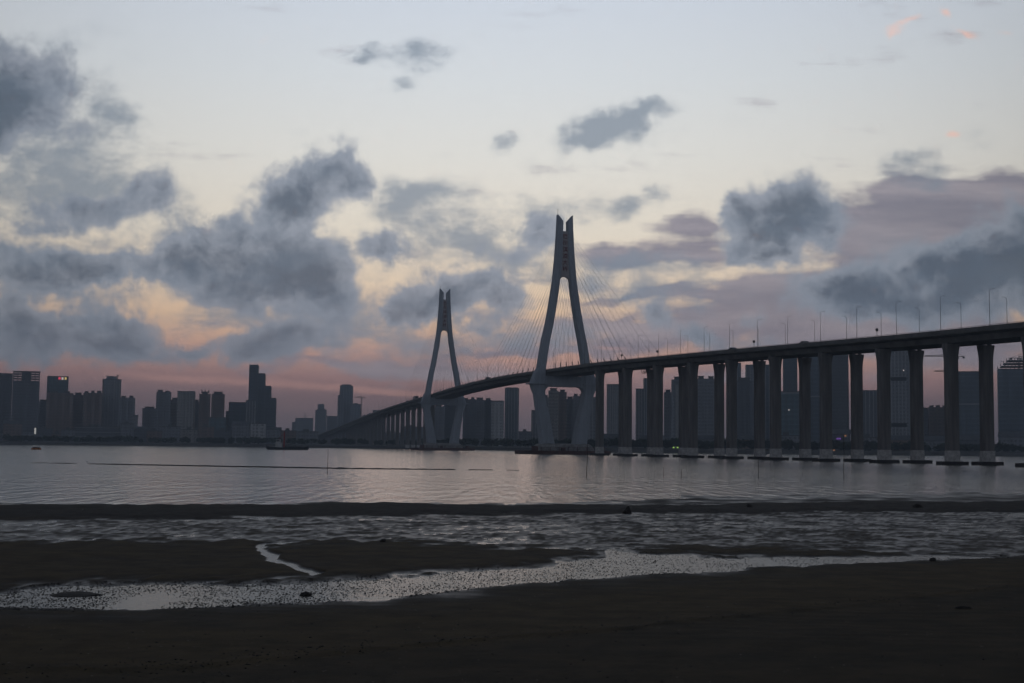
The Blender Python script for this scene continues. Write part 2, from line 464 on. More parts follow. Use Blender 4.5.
BAR_BACK = rng_tab([(-600, 505), (0, 506), (300, 505), (600, 505), (800, 504), (1024, 502), (1700, 499)])
MUD_BACK = rng_tab([(-600, 505), (300, 503.5), (520, 501.5), (640, 498.5), (760, 495), (850, 493), (1024, 491.5), (1700, 487)])
BAR_FRONT = rng_tab([(-600, 523), (0, 521), (170, 520), (340, 517), (600, 515), (1024, 512), (1700, 510)])
BANK1_BACK = rng_tab([(-600, 541), (0, 541), (120, 539.5), (240, 541), (285, 544), (350, 540), (450, 541), (550, 544), (590, 549), (606, 557)])
BANK1_FRONT = rng_tab([(-600, 596), (0, 594), (40, 588), (110, 585), (250, 585), (330, 582), (420, 576), (500, 570), (560, 564), (596, 559), (606, 557)])
BANK2_BACK = rng_tab([(592, 548), (625, 545), (700, 543.5), (800, 546), (880, 551), (940, 557)])
BANK2_FRONT = rng_tab([(592, 548), (640, 554), (700, 557.5), (760, 558), (850, 558), (940, 557)])
BEACH = rng_tab([(-600, 610), (0, 607), (130, 608), (250, 604), (330, 600), (400, 596), (512, 583), (612, 577), (712, 571), (812, 566), (937, 561), (1024, 557), (1700, 540)])
WRACK = rng_tab([(-600, 700), (200, 676), (350, 658), (512, 645), (647, 632), (797, 617), (962, 598), (1024, 590), (1700, 560)])
STREAM = [ground_at(*p) for p in [(296, 543), (262, 545), (259, 550), (272, 556), (274, 561), (290, 565), (300, 570), (318, 574)]]
STREAM2 = [ground_at(*p) for p in [(600, 549), (660, 549), (700, 553), (735, 557)]]

def seg_dist(X, Y, pts, sy=.35):
    d = np.full(X.shape, 1e9)
    for a, b in zip(pts[:-1], pts[1:]):
        ax, ay, bx, by = a.x, a.y * sy, b.x, b.y * sy
        vx, vy = bx - ax, by - ay
        t = np.clip(((X - ax) * vx + (Y * sy - ay) * vy) / (vx * vx + vy * vy), 0, 1)
        d = np.minimum(d, np.hypot(X - ax - t * vx, Y * sy - ay - t * vy))
    return d
def sst(x, lo, hi):
    t = np.clip((x - lo) / (hi - lo), 0, 1); return t * t * (3 - 2 * t)

def terrain(X, Y):
    Ys = np.maximum(Y, 6.0)
    b = X / Ys
    wob = (fbm(X * .12, Y * .10, 4, 3) - .5)
    Yw = Y + (wob * 7 + (fbm(X * .9, Y * .5, 4, 9) - .5) * 6) * Y * Y / 4831                       # uneven edges
    # flats: thin film of water with streaks of mud
    h = -.003 + (fbm(X * .07, Y * .12, 4, 11) - .5) * .035 + (fbm(X * .42, Y * .6, 3, 5) - .5) * .03 + (vnoise(X * 1.9, Y * 1.3, 6) - .5) * .02 + (vnoise(X * 6.3, Y * 2.6, 7) - .5) * .042 + .017
    # bar of dark mud in front of the open water
    bb, bf = tabf(BAR_BACK, b), tabf(BAR_FRONT, b)
    inb = sst(Yw, bf, bf + 4) * (1 - sst(Yw, bb - 3, bb + 2))
    h = h + inb * (.085 + .06 * fbm(X * .5, Y * .5, 4, 21))
    # low mud behind the bar, wider to the right
    hb = sst(Y, bb - 2, bb + 3)
    mb_ = np.maximum(tabf(MUD_BACK, b), bb)
    h = np.where(Y > bb, h * (1 - hb) + hb * (.012 + (fbm(X * .10, Y * .16, 4, 31) - .5) * .09 + (vnoise(X * .9, Y * .6, 33) - .5) * .035 - sst(Yw, mb_ - 3, mb_ + 5) * .12), h)
    # dry banks
    k1 = sst(Yw, tabf(BANK1_FRONT, b) - .5, tabf(BANK1_FRONT, b) + 3.4) * (1 - sst(Yw, tabf(BANK1_BACK, b) - 4.5, tabf(BANK1_BACK, b) + 1)) * (b < BANK1_BACK[-1][0])
    k2 = sst(Yw, tabf(BANK2_FRONT, b) - .5, tabf(BANK2_FRONT, b) + 2.2) * (1 - sst(Yw, tabf(BANK2_BACK, b) - 3.5, tabf(BANK2_BACK, b) + 1)) * (b > BANK2_BACK[0][0]) * (b < BANK2_BACK[-1][0])
    st = 1 - sst(seg_dist(X, Y, STREAM) + (fbm(X * 1.2, Y * .8, 3, 77) - .5) * .3, .07, .24)
    st2 = 1 - sst(seg_dist(X, Y, STREAM2) + (fbm(X * 1.2, Y * .8, 3, 78) - .5) * .3, .05, .2)
    bank = np.maximum(k1 * (1 - st), k2 * (1 - st2))
    h = h * (1 - bank) + bank * (.07 + (fbm(X * .35, Y * .35, 5, 41) - .5) * .05) + 4 * bank * (1 - bank) * (fbm(X * 1.3, Y * .9, 5, 43) - .5) * .16
    h = np.where((st > .3) & (k1 > .1), np.minimum(h, -.012), h)
    # shingle channel: stones poke through shallow water
    br = tabf(BEACH, b)
    chan_hi = np.where(b < BANK1_BACK[-1][0], tabf(BANK1_FRONT, b), tabf(BANK2_FRONT, b))
    ch = sst(Yw, br - .6, br + .4) * (1 - sst(Yw, chan_hi - .6, chan_hi + .6))
    peb = vnoise(X * 7.5, Y * 5.0, 51) * .6 + vnoise(X * 15, Y * 9, 52) * .4
    h = np.where(ch > .02, h * (1 - ch) + ch * (-.03 + .02 * peb + (fbm(X * .25, Y * .5, 4, 55) - .5) * .04), h)
    # beach
    be = 1 - sst(Yw, br - .9, br + .3)
    rise = np.clip(br - Yw, 0, 60)
    wl = tabf(WRACK, b)
    beach = .02 + rise * .012 + (fbm(X * .8, Y * .8, 5, 61) - .5) * .022 + (fbm(X * .08, Y * .3, 3, 62) - .5) * .05
    beach = beach - .018 * sst(wl - Yw, -.1, .4) * (1 - sst(wl - Yw, 1.5, 5)) + .02 * np.exp(-((Yw - wl) / .3) ** 2) * fbm(X * 1.5, Y * 1.5, 3, 66)
    rip = np.sin((Y + X * .12 + 2 * fbm(X * .25, Y * .25, 3, 70)) * 9) * .006
    beach = beach + rip * sst(fbm(X * .1, Y * .15, 3, 71), .4, .65)
    h = h * (1 - be) + be * beach
    return h

ys_ = [-40, -30, -20, -12, -6, -2, 1, 3, 5, 6.5, 8]
y = 8.5
while y < 140: ys_.append(y); y += max(.035, y * y / 4831 * .62)
ys_ = np.array(ys_)
NC = 760
tt = np.linspace(-1, 1, NC)
tt = np.sign(tt) * (.55 * np.abs(tt) + .45 * np.abs(tt) ** 3)
hw = np.maximum(ys_, 0) * 1.0 + 14
Xg = tt[None, :] * hw[:, None]; Yg = np.repeat(ys_[:, None], NC, 1)
Zg = terrain(Xg, Yg)
Zg[0, :] = -.6
Zg[-1, :] = -.5
nr = len(ys_)
me = bpy.data.meshes.new('mud_flat')
verts = np.stack([Xg, Yg, Zg], -1).reshape(-1, 3)
idx = np.arange(nr * NC).reshape(nr, NC)
q = np.stack([idx[:-1, :-1], idx[:-1, 1:], idx[1:, 1:], idx[1:, :-1]], -1).reshape(-1, 4)
me.vertices.add(len(verts)); me.vertices.foreach_set('co', verts.ravel())
me.loops.add(q.size); me.loops.foreach_set('vertex_index', q.ravel())
me.polygons.add(len(q)); me.polygons.foreach_set('loop_start', np.arange(0, q.size, 4)); me.polygons.foreach_set('loop_total', np.full(len(q), 4))
me.update(); me.validate()
me.polygons.foreach_set('use_smooth', [True] * len(me.polygons))
_wl = tabf(WRACK, Xg / np.maximum(Yg, 6)) + (fbm(Xg * .5, Yg * .5, 4, 81) - .5) * 1.6
damp = (sst(_wl - Yg, -.15, .9) * (.75 + .5 * (fbm(Xg * .3, Yg * .6, 4, 82) - .5))).astype(np.float32)
me.attributes.new('damp', 'FLOAT', 'POINT').data.foreach_set('value', damp.ravel())
mt = bpy.data.materials.new('beach_sand'); mt.use_nodes = True
t = NT(mt.node_tree); b = t.n['Principled BSDF']
co = t.new('ShaderNodeNewGeometry').outputs['Position']
sp = t.new('ShaderNodeSeparateXYZ'); t.put(sp.inputs[0], co)
zz = t.m('ADD', sp.outputs[2], t.m('MULTIPLY', t.m('SUBTRACT', t.noise(co, .6, 4), .5), .06))
dry = t.m('MULTIPLY', t.smooth(zz, .0, .10), t.smooth(sp.outputs[1], 58, 64, 1, 0))
n_ = t.noise(co, .9, 6, .65)
ng = t.noise(co, 26, 4, .7)
sand = t.mix(t.smooth(n_, .3, .72), (.062, .044, .021), (.112, .079, .037))
sand = t.mix(t.m('MULTIPLY', t.smooth(ng, .55, .75), .6), sand, (.034, .028, .022))
dm = t.new('ShaderNodeAttribute', attribute_name='damp').outputs['Fac']
sand = t.mix(dm, sand, t.vm('MULTIPLY', sand, (.58, .62, .78)))
mud = t.mix(t.smooth(n_, .3, .7), (.035, .032, .030), (.062, .057, .052))
t.put(b.inputs['Base Color'], t.mix(dry, mud, sand))
t.put(b.inputs['Roughness'], t.smooth(zz, .0, .05, .42, .95))
t.put(b.inputs['Specular IOR Level'], t.smooth(zz, .0, .05, .4, .2))
bp = t.new('ShaderNodeBump'); bp.inputs['Strength'].default_value = .5; bp.inputs['Distance'].default_value = .03
t.put(bp.inputs['Height'], t.m('ADD', t.noise(co, 5, 5, .6), t.m('MULTIPLY', ng, .4)))
t.l.new(bp.outputs[0], b.inputs['Normal'])
beach_o = tag(link('beach', me, mt), 'dark sand and mud flats at low tide', None, None, 'structure')

def plane(name, x0, x1, y0, y1, z, material, seg=1):
    mb = MB(); mb.add([(x0, y0, z), (x1, y0, z), (x1, y1, z), (x0, y1, z)], [(0, 1, 2, 3)])
    return tag(mb.build(name, material), kind='structure')
plane('ground', -3600, 3600, -600, 3300, -.62, M['land'])

def water_mat(name, bumps, rough, base, ior=1.333):
    mt = bpy.data.materials.new(name); mt.use_nodes = True
    t = NT(mt.node_tree); b = t.n['Principled BSDF']
    co = t.new('ShaderNodeNewGeometry').outputs['Position']
    b.inputs['Base Color'].default_value = base + (1,)
    b.inputs['Roughness'].default_value = rough; b.inputs['IOR'].default_value = ior
    h = None
    for sc, st_, amp in bumps:
        n = t.m('MULTIPLY', t.noise(t.mapping(co, scale=st_), sc, 3, .55), amp)
        h = n if h is None else t.m('ADD', h, n)
    bp = t.new('ShaderNodeBump'); bp.inputs['Strength'].default_value = 1; bp.inputs['Distance'].default_value = 1
    t.put(bp.inputs['Height'], h); t.l.new(bp.outputs[0], b.inputs['Normal'])
    return mt
SEA = water_mat('sea_water', [(.5, (.45, 1, 1), .10), (2.1, (.6, 1, 1), .03), (.06, (.35, 1, 1), .3), (.9, (1, .18, 1), .42)], .14, (.03, .04, .048), 1.5)
POOL = water_mat('tide_pool_water', [(1.6, (.6, 1, 1), .022), (6, (.8, 1, 1), .008)], .26, (.02, .02, .02))
plane('sea', -3500, 3500, 77.5, 3200, 0.0, SEA)
plane('tide_water', -95, 95, 20, 76.5, 0.0, POOL)

# long low sandbar out in the water
mb = MB(); rng = random.Random(3)
ptsb = [(20, 462.7), (60, 463.3), (110, 464.3), (170, 465.5), (230, 466.6), (300, 467.8), (345, 468.6), (400, 469.2), (450, 469.6), (500, 470.1), (520, 470.3)]
rings = []
xs_ = np.linspace(20, 520, 160)
for i, px in enumerate(xs_):
    py = float(np.interp(px, [a for a, _ in ptsb], [c_ for _, c_ in ptsb]))
    g = ground_at(px, py)
    k = math.sin(math.pi * min(1, max(0, i / (len(xs_) - 1)))) ** .6
    gap = mnoise.noise(Vector((px * .055, 0, 0))) + (.7 if 100 < px < 455 else .05)
    hz = max(-.05, (.03 + .15 * k * (.6 + .6 * mnoise.noise(Vector((px * .11, 3, 0))))) if gap > 0 else -.05)
    wy = 3.5 + 2.5 * k
    rings.append([(g.x, g.y - wy, -.2), (g.x, g.y - wy * .4, hz * .8), (g.x, g.y + wy * .2, hz), (g.x, g.y + wy, -.2)])
mb.loft(rings)
tag(mb.build('sandbar', mt, smooth=True), kind='structure')

# shingle
rng = random.Random(11)
def pebble(mb, x, y, z, r, h):
    a0 = rng.random() * 6
    ring = [(x + math.cos(a0 + k * 1.2566) * r * rng.uniform(.7, 1.2), y + math.sin(a0 + k * 1.2566) * r * rng.uniform(.6, 1.1), z + h * rng.uniform(.2, .5)) for k in range(5)]
    vs = ring + [(x, y, z + h), (x, y, z - .03)]
    fs = [(k, (k + 1) % 5, 5) for k in range(5)] + [((k + 1) % 5, k, 6) for k in range(5)]
    mb.add(vs, fs)
mb = MB(); cand = []
N = 130000
PX = np.array([rng.uniform(-60, 1090) for _ in range(N)]); PY = np.array([rng.uniform(545, 612) for _ in range(N)])
for px, py in zip(PX, PY):
    g = ground_at(px, py); bb = g.x / g.y
    lo = float(tabf(BEACH, bb)); hi = float(tabf(BANK1_FRONT, bb)) if bb < BANK1_BACK[-1][0] else float(tabf(BANK2_FRONT, bb))
    if lo - .8 < g.y < hi + .6 and rng.random() < 2.2 * max(0, mnoise.noise(Vector((g.x * .55, g.y * .4, 2))) + .48): cand.append(g)
if cand:
    X = np.array([g.x for g in cand]); Y = np.array([g.y for g in cand]); Z = terrain(X, Y)
    for x_, y_, z_ in zip(X, Y, Z):
        r = .006 + .022 * rng.random() ** 3
        pebble(mb, x_, y_, max(z_, -.003), r, r * rng.uniform(.45, .9))
bx = []
for _ in range(5200):
    Y_ = rng.uniform(12, 46) if rng.random() < .7 else None
    px = rng.uniform(-80, 1100)
    if Y_ is None:
        d0 = ground_at(px, 640); Y_ = float(tabf(WRACK, d0.x / d0.y)) + rng.gauss(0, .5)
    X_ = (px - 512) / F * Y_
    if Y_ < float(tabf(BEACH, X_ / Y_)) - .3: bx.append((X_, Y_))
Zb = terrain(np.array([q_[0] for q_ in bx]), np.array([q_[1] for q_ in bx]))
for (X_, Y_), z_ in zip(bx, Zb):
    r = .006 + .022 * rng.random() ** 4
    pebble(mb, X_, Y_, z_, r, r * rng.uniform(.4, .9))
tag(mb.build('pebbles', M['rock']), kind='stuff')

# bits of shell and foam-bleached grit on the sand
mb = MB(); bx = []
for _ in range(1800):
    Y_ = rng.uniform(14, 40); X_ = (rng.uniform(-80, 1100) - 512) / F * Y_
    if Y_ < float(tabf(BEACH, X_ / Y_)) - .2 and mnoise.noise(Vector((X_ * .3, Y_ * .5, 5))) > -.1: bx.append((X_, Y_))
Zb = terrain(np.array([q_[0] for q_ in bx]), np.array([q_[1] for q_ in bx]))
for (X_, Y_), z_ in zip(bx, Zb):
    r = .005 + .010 * rng.random() ** 3
    pebble(mb, X_, Y_, z_, r, r * rng.uniform(.3, .6))
tag(mb.build('shell_grit', M['shell']), kind='stuff')

# rocks that stand alone
def rock(name, px, py, w, h, label, D=None, dep=None):
    g = ground_at(px, py)
    z0 = float(terrain(np.array([g.x]), np.array([g.y]))[0])
    g = ground_at(px, py, max(z0, 0)); z0 = float(terrain(np.array([g.x]), np.array([g.y]))[0])
    bm = bmesh.new(); bmesh.ops.create_icosphere(bm, subdivisions=3, radius=1)
    sd_ = px * .37
    for v in bm.verts:
        n = v.co.normalized()
        k = 1 + .38 * mnoise.noise(n * 1.3 + Vector((sd_, 0, 0))) + .16 * mnoise.noise(n * 3.5 + Vector((0, sd_, 0)))
        v.co = Vector((n.x * k * w / 2, n.y * k * (dep or w) / 2, n.z * k * h * .75 + h * .25))
    me = bpy.data.meshes.new(name); bm.to_mesh(me); bm.free()
    o = link(name, me, M['rock']); o.location = (g.x, g.y, z0)
    return tag(o, label, 'rock')
o = rock('boulder', 626, 511.5, .55, .42, 'dark pointed boulder standing on the long mud bar by the open water')
for v in o.data.vertices:                                   # narrows to a leaning point
    k_ = 1 - .72 * min(1, max(0, v.co.z / .42)); v.co.x = v.co.x * k_ + .35 * max(0, v.co.z); v.co.y *= k_
rock('rock', 749, 507, .3, .2, 'small dark rock on the mud bar, to the right of the pointed boulder')
rock('rock', 917, 507.5, .5, .2, 'low dark rock on the mud bar under the tall right bridge piers')
rock('rock', 305, 595.5, .27, .11, 'flat stone lying alone in the shingle channel below the winding stream')
rock('rock', 383, 541.5, .22, .10, 'small dark stone at the back edge of the left sand bank')
rock('rock', 933, 561.5, .22, .12, 'dark stone at the edge of the beach under the right bridge piers')
rock('driftwood', 963, 610, .34, .05, 'dark piece of driftwood lying on the smooth beach at the lower right', dep=.1)['category'] = 'driftwood'
rock('rock', 76, 594.5, 1.0, .06, 'long low dark lump of mud in the shingle channel at the left', dep=1.2)['category'] = 'mud lump'

# ------------------------------------------------------------------ far shore
shore_pts = [(-1500, 1450), (-420, 1330), (0, 1270), (180, 1220), (350, 1160), (430, 1120), (485, 1060), (540, 940), (600, 850), (700, 845), (850, 870), (1024, 920), (1500, 980), (2600, 1000)]
mb = MB(); fr = []
for px, D in shore_pts:
    x = (px - 512) / F * D
    fr.append((x, D))
rings = []
for x, D in fr:
    rings.append([(x, D, -.5), (x, D + .5, 2.3), (x, D + 3, 2.5), (x * 1.02, D + 40, 3.2), (x * 3300 / D * .8, 3250, 4), (x * 3300 / D * .8, 3250, -.5)])
mb.loft(rings, caps=False)
tag(mb.build('far_shore', M['seawall']), kind='structure')

def shoreD(px):
    return lerp_tab(shore_pts, px)

# tree belt along the far shore
rng = random.Random(5)
mb = MB()
def clump(cx, cy, cz, r, n):
    for _ in range(n):
        v = Vector((rng.gauss(0, 1), rng.gauss(0, 1), rng.gauss(0, 1))).normalized() * r * rng.uniform(.45, 1)
        p = Vector((cx, cy, cz)) + Vector((v.x, v.y, v.z * .8))
        a = Vector((rng.gauss(0, 1), rng.gauss(0, 1), rng.gauss(0, 1))).normalized()
        bq = a.cross(Vector((rng.gauss(0, 1), rng.gauss(0, 1), rng.gauss(0, 1)))).normalized()
        s_ = rng.uniform(.5, 1.1)
        mb.add([p - a * s_, p + bq * s_ * .8, p + a * s_, p - bq * s_ * .8], [(0, 1, 2, 3)])
px = -60
while px < 1100:
    D = shoreD(px) + rng.uniform(12, 34)
    x = (px - 512) / F * D
    big = .5 + .5 * mnoise.noise(Vector((px * .035, 1.7, 0)))
    r = rng.uniform(1.7, 2.6) + 1.7 * big
    if rng.random() < .45 + .5 * big:
        for q_ in range(2):
            clump(x + rng.uniform(-2, 2), D + rng.uniform(-2, 3), 3 + r * rng.uniform(.7, 1.25), r * rng.uniform(.8, 1.1), 55)
    px += rng.uniform(1.6, 3.6)
tag(mb.build('treeline', M['leaf']), kind='stuff')

# ------------------------------------------------------------------ the bridge
SP = 27.85
def approach(k): return (114.2 - .325 * SP * k, 334 + SP * k)
ctrl = []
for k, z in ((-6, 31.0), (-3, 32.2), (0, 33.4), (2, 34.7), (4, 36.1), (6, 37.3), (8, 38.3)):
    ctrl.append((*approach(k), z))
T1 = Vector((23.7, 613)); T2 = Vector((-46.9, 925))
def mainp(D): return -46.9 - .2263 * (D - 925)
ctrl += [(23.7, 613, 38.6), (mainp(690), 690, 39.9), (mainp(770), 770, 40.4), (mainp(850), 850, 39.8), (-46.9, 925, 38.6),
         (mainp(1040), 1040, 36.9), (mainp(1138), 1138, 35.3), (mainp(1271), 1271, 32.3), (mainp(1440), 1440, 27.4), (mainp(1660), 1660, 21.3), (mainp(1900), 1900, 14.6), (mainp(2200), 2200, 6.4)]
def catmull(ps, n=14):
    out = []
    for i in range(len(ps) - 1):
        p0 = Vector(ps[max(0, i - 1)]); p1 = Vector(ps[i]); p2 = Vector(ps[i + 1]); p3 = Vector(ps[min(len(ps) - 1, i + 2)])
        d = (p2 - p1).length
        m1 = (p2 - p0) * (d / max(1e-6, (p2 - p0).length)); m2 = (p3 - p1) * (d / max(1e-6, (p3 - p1).length))
        for j in range(n):
            s = j / n
            out.append(p1 * (2 * s**3 - 3 * s**2 + 1) + m1 * (s**3 - 2 * s**2 + s) + p2 * (-2 * s**3 + 3 * s**2) + m2 * (s**3 - s**2))
    out.append(Vector(ps[-1]))
    return out
path = catmull(ctrl)
arc = [0.0]
for a, b_ in zip(path[:-1], path[1:]): arc.append(arc[-1] + (b_ - a).xy.length)
arc = np.array(arc); pa = np.array([tuple(p) for p in path])
def on(s, off=0.0, dz=0.0):       # point on the bridge at chainage s, off metres to the right, dz over the parapet top
    x, y_, z = (float(np.interp(s, arc, pa[:, i])) for i in range(3))
    e = 1.0
    x2, y2 = (float(np.interp(s + e, arc, pa[:, i])) for i in range(2)); x1, y1 = (float(np.interp(s - e, arc, pa[:, i])) for i in range(2))
    tv = Vector((x2 - x1, y2 - y1)).normalized()
    rv = Vector((tv.y, -tv.x))
    return Vector((x + rv.x * off, y_ + rv.y * off, z + dz))
def tangent(s):
    a, b_ = on(s - 1), on(s + 1); return math.atan2(b_.y - a.y, b_.x - a.x)
def chain(Y): return float(np.interp(Y, pa[:, 1], arc))
S1, S2 = chain(613), chain(925)

bridge = empty('cable_stayed_bridge', (23.7, 613, 0))
tag(bridge, 'long grey cable-stayed bridge with two tall A-shaped towers and an approach on many piers', 'bridge')
bridge_inv = Matrix.Translation((-23.7, -613, 0))
def bpart(mb, name, material, parent=None, smooth=False):
    if parent is None: mb.v = [(x - 23.7, y_ - 613, z) for x, y_, z in mb.v]
    return mb.build(name, material, parent or bridge, smooth)

WD = 8.7
def sweep(section, s0, s1, step=6.0):
    rings = []
    n = max(2, int((s1 - s0) / step) + 1)
    for s in np.linspace(s0, s1, n):
        rings.append([tuple(on(s, o_, dz)) for o_, dz in section])
    mb = MB(); mb.loft(rings); return mb
SEND = arc[-1]
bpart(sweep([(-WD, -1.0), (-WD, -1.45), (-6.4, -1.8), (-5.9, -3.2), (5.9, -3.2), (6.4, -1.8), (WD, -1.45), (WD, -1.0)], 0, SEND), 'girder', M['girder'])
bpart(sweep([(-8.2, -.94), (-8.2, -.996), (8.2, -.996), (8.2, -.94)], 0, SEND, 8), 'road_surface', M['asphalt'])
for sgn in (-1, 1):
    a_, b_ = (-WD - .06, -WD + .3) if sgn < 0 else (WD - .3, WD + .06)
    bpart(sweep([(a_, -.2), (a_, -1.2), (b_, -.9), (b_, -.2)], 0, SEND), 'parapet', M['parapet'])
    mb = MB()
    rl = [on(s, sgn * WD, -.02) for s in np.arange(0, SEND, 6)]
    for p, q_ in zip(rl[:-1], rl[1:]): mb.tube(p, q_, .05, n=4)
    for s in np.arange(0, SEND, 3.0):
        p = on(s, sgn * WD, -.2); mb.tube(p, p + Vector((0, 0, .18)), .04, n=4)
    bpart(mb, 'handrail', M['steel'])

# piers: one column shape, copied
def make_pier():
    mb = MB()
    H = 1.0
    def ring(z, w, d):
        c_ = .35
        return [(-w, -d + c_, z), (-w + c_, -d, z), (w - c_, -d, z), (w, -d + c_, z), (w, d - c_, z), (w - c_, d, z), (-w + c_, d, z), (-w, d - c_, z)]
    return ring
ring_ = make_pier()
def pier(s, off, ref=[None], slim=False):
    p = on(s, off); ztop = p.z - 3.2 - .28
    a = tangent(s) - math.pi / 2
    base = 0.95 if p.y < 1115 else 3.0
    mb = MB()
    mb.loft([ring_(z, w, d) for z, w, d in ((base + (2.6 if base < 2 else 0), 1.55, 1.15), (ztop - 4.2, 1.55, 1.15), (ztop - 3.0, 1.62, 1.15), (ztop - 1.6, 1.82, 1.15), (ztop - .7, 2.02, 1.15), (ztop, 2.06, 1.15))])
    if slim:                                               # single shafts under the far ramp, widening to a head
        mb = MB(); hs = max(1.2, min(3.2, (ztop - base) * .25))
        mb.loft([ring_(z, w, d) for z, w, d in ((base + (2.6 if base < 2 else 0), 1.6, 1.0), (ztop - hs, 1.6, 1.0), (ztop - hs * .55, 1.9, 1.05), (ztop - hs * .2, 3.2, 1.1), (ztop + .25, 4.6, 1.1))])
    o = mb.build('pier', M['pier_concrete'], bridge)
    o.location = (p.x - 23.7, p.y - 613, 0); o.rotation_euler = (0, 0, a)
    for e in (-1.1, 1.1):
        if slim: break
        mb = MB(); mb.box(e - .35, e + .35, -.5, .5, ztop + .003, ztop + .27); mb.build('bearing', M['steel'], o)
    if base < 2:
        if ref[0] is None:
            mb = MB(); mb.loft([ring_(z, w, d) for z, w, d in ((.9, 1.68, 1.28), (3.45, 1.62, 1.22), (3.55, 1.56, 1.16))])
            b1 = mb.build('waterline_band', M['tide_band'], o)
            mb = MB(); mb.loft([[(x * f_, y_ * f_, z) for x, y_ in ((-3.9, -1.2), (-3.5, -1.6), (3.5, -1.6), (3.9, -1.2), (3.9, 1.2), (3.5, 1.6), (-3.5, 1.6), (-3.9, 1.2))] for z, f_ in ((-.5, .97), (.05, 1), (.82, 1), (.9, .98))])
            c1 = mb.build('pile_cap', M['cap'], o)
            ref[0] = (b1, c1)
        else:
            for x in ref[0]:
                c_ = x.copy(); COL.objects.link(c_); c_.parent = o
    return o
s0 = chain(334)
for k in range(-1, 9):
    for off in (-5.5, 4.8): pier(chain(approach(k)[1]), off)
s = S2 + 46
while s < SEND - 30:
    pier(s, 0, slim=True)
    s += 30 if s < S2 + 620 else 42

# pylons
LEG = [(108.5, 3.55, .95, 1.7), (101, 3.8, 1.15, 1.9), (93.5, 4.2, 1.35, 2.0), (88.5, 4.55, 1.6, 2.1), (80.5, 5.25, 2.1, 2.2), (78, 5.5, 2.55, 2.25), (72.5, 6.35, 3.2, 2.3),
       (64.4, 7.6, 4.5, 2.4), (58, 8.8, 5.6, 2.5), (51.3, 10.3, 7.05, 2.6), (44.5, 11.5, 8.2, 2.7), (38.7, 12.4, 9.05, 2.8), (36.5, 13.7, 9.2, 2.9), (34.5, 14.6, 9.3, 2.9), (31.6, 15.6, 9.5, 3.0),
       (30.2, 15.2, 9.6, 3.0), (26.8, 13.8, 9.3, 2.9), (16, 12.2, 6.9, 3.0), (4.0, 10.6, 4.6, 3.2)]
def han(sz, txt='珠海淇澳大桥', pitch=2.97, z0=98.4):
    bmx = bmesh.new()
    for i, ch in enumerate(txt):
        cu = bpy.data.curves.new('t', 'FONT'); cu.body = ch; cu.size = sz; cu.extrude = .06; cu.align_x = 'CENTER'; cu.align_y = 'CENTER'; cu.offset = .02
        ob = bpy.data.objects.new('t', cu); COL.objects.link(ob)
        dg = bpy.context.evaluated_depsgraph_get(); dg.update()
        me = bpy.data.meshes.new_from_object(ob.evaluated_get(dg))
        me.transform(Matrix.Translation((0, -1.32, z0 - i * pitch)) @ Matrix.Rotation(R(90), 4, 'X'))
        bmx.from_mesh(me)
        bpy.data.objects.remove(ob); bpy.data.curves.remove(cu); bpy.data.meshes.remove(me)
    me = bpy.data.meshes.new('lettering'); bmx.to_mesh(me); bmx.free()
    return me
LET = han(2.5)
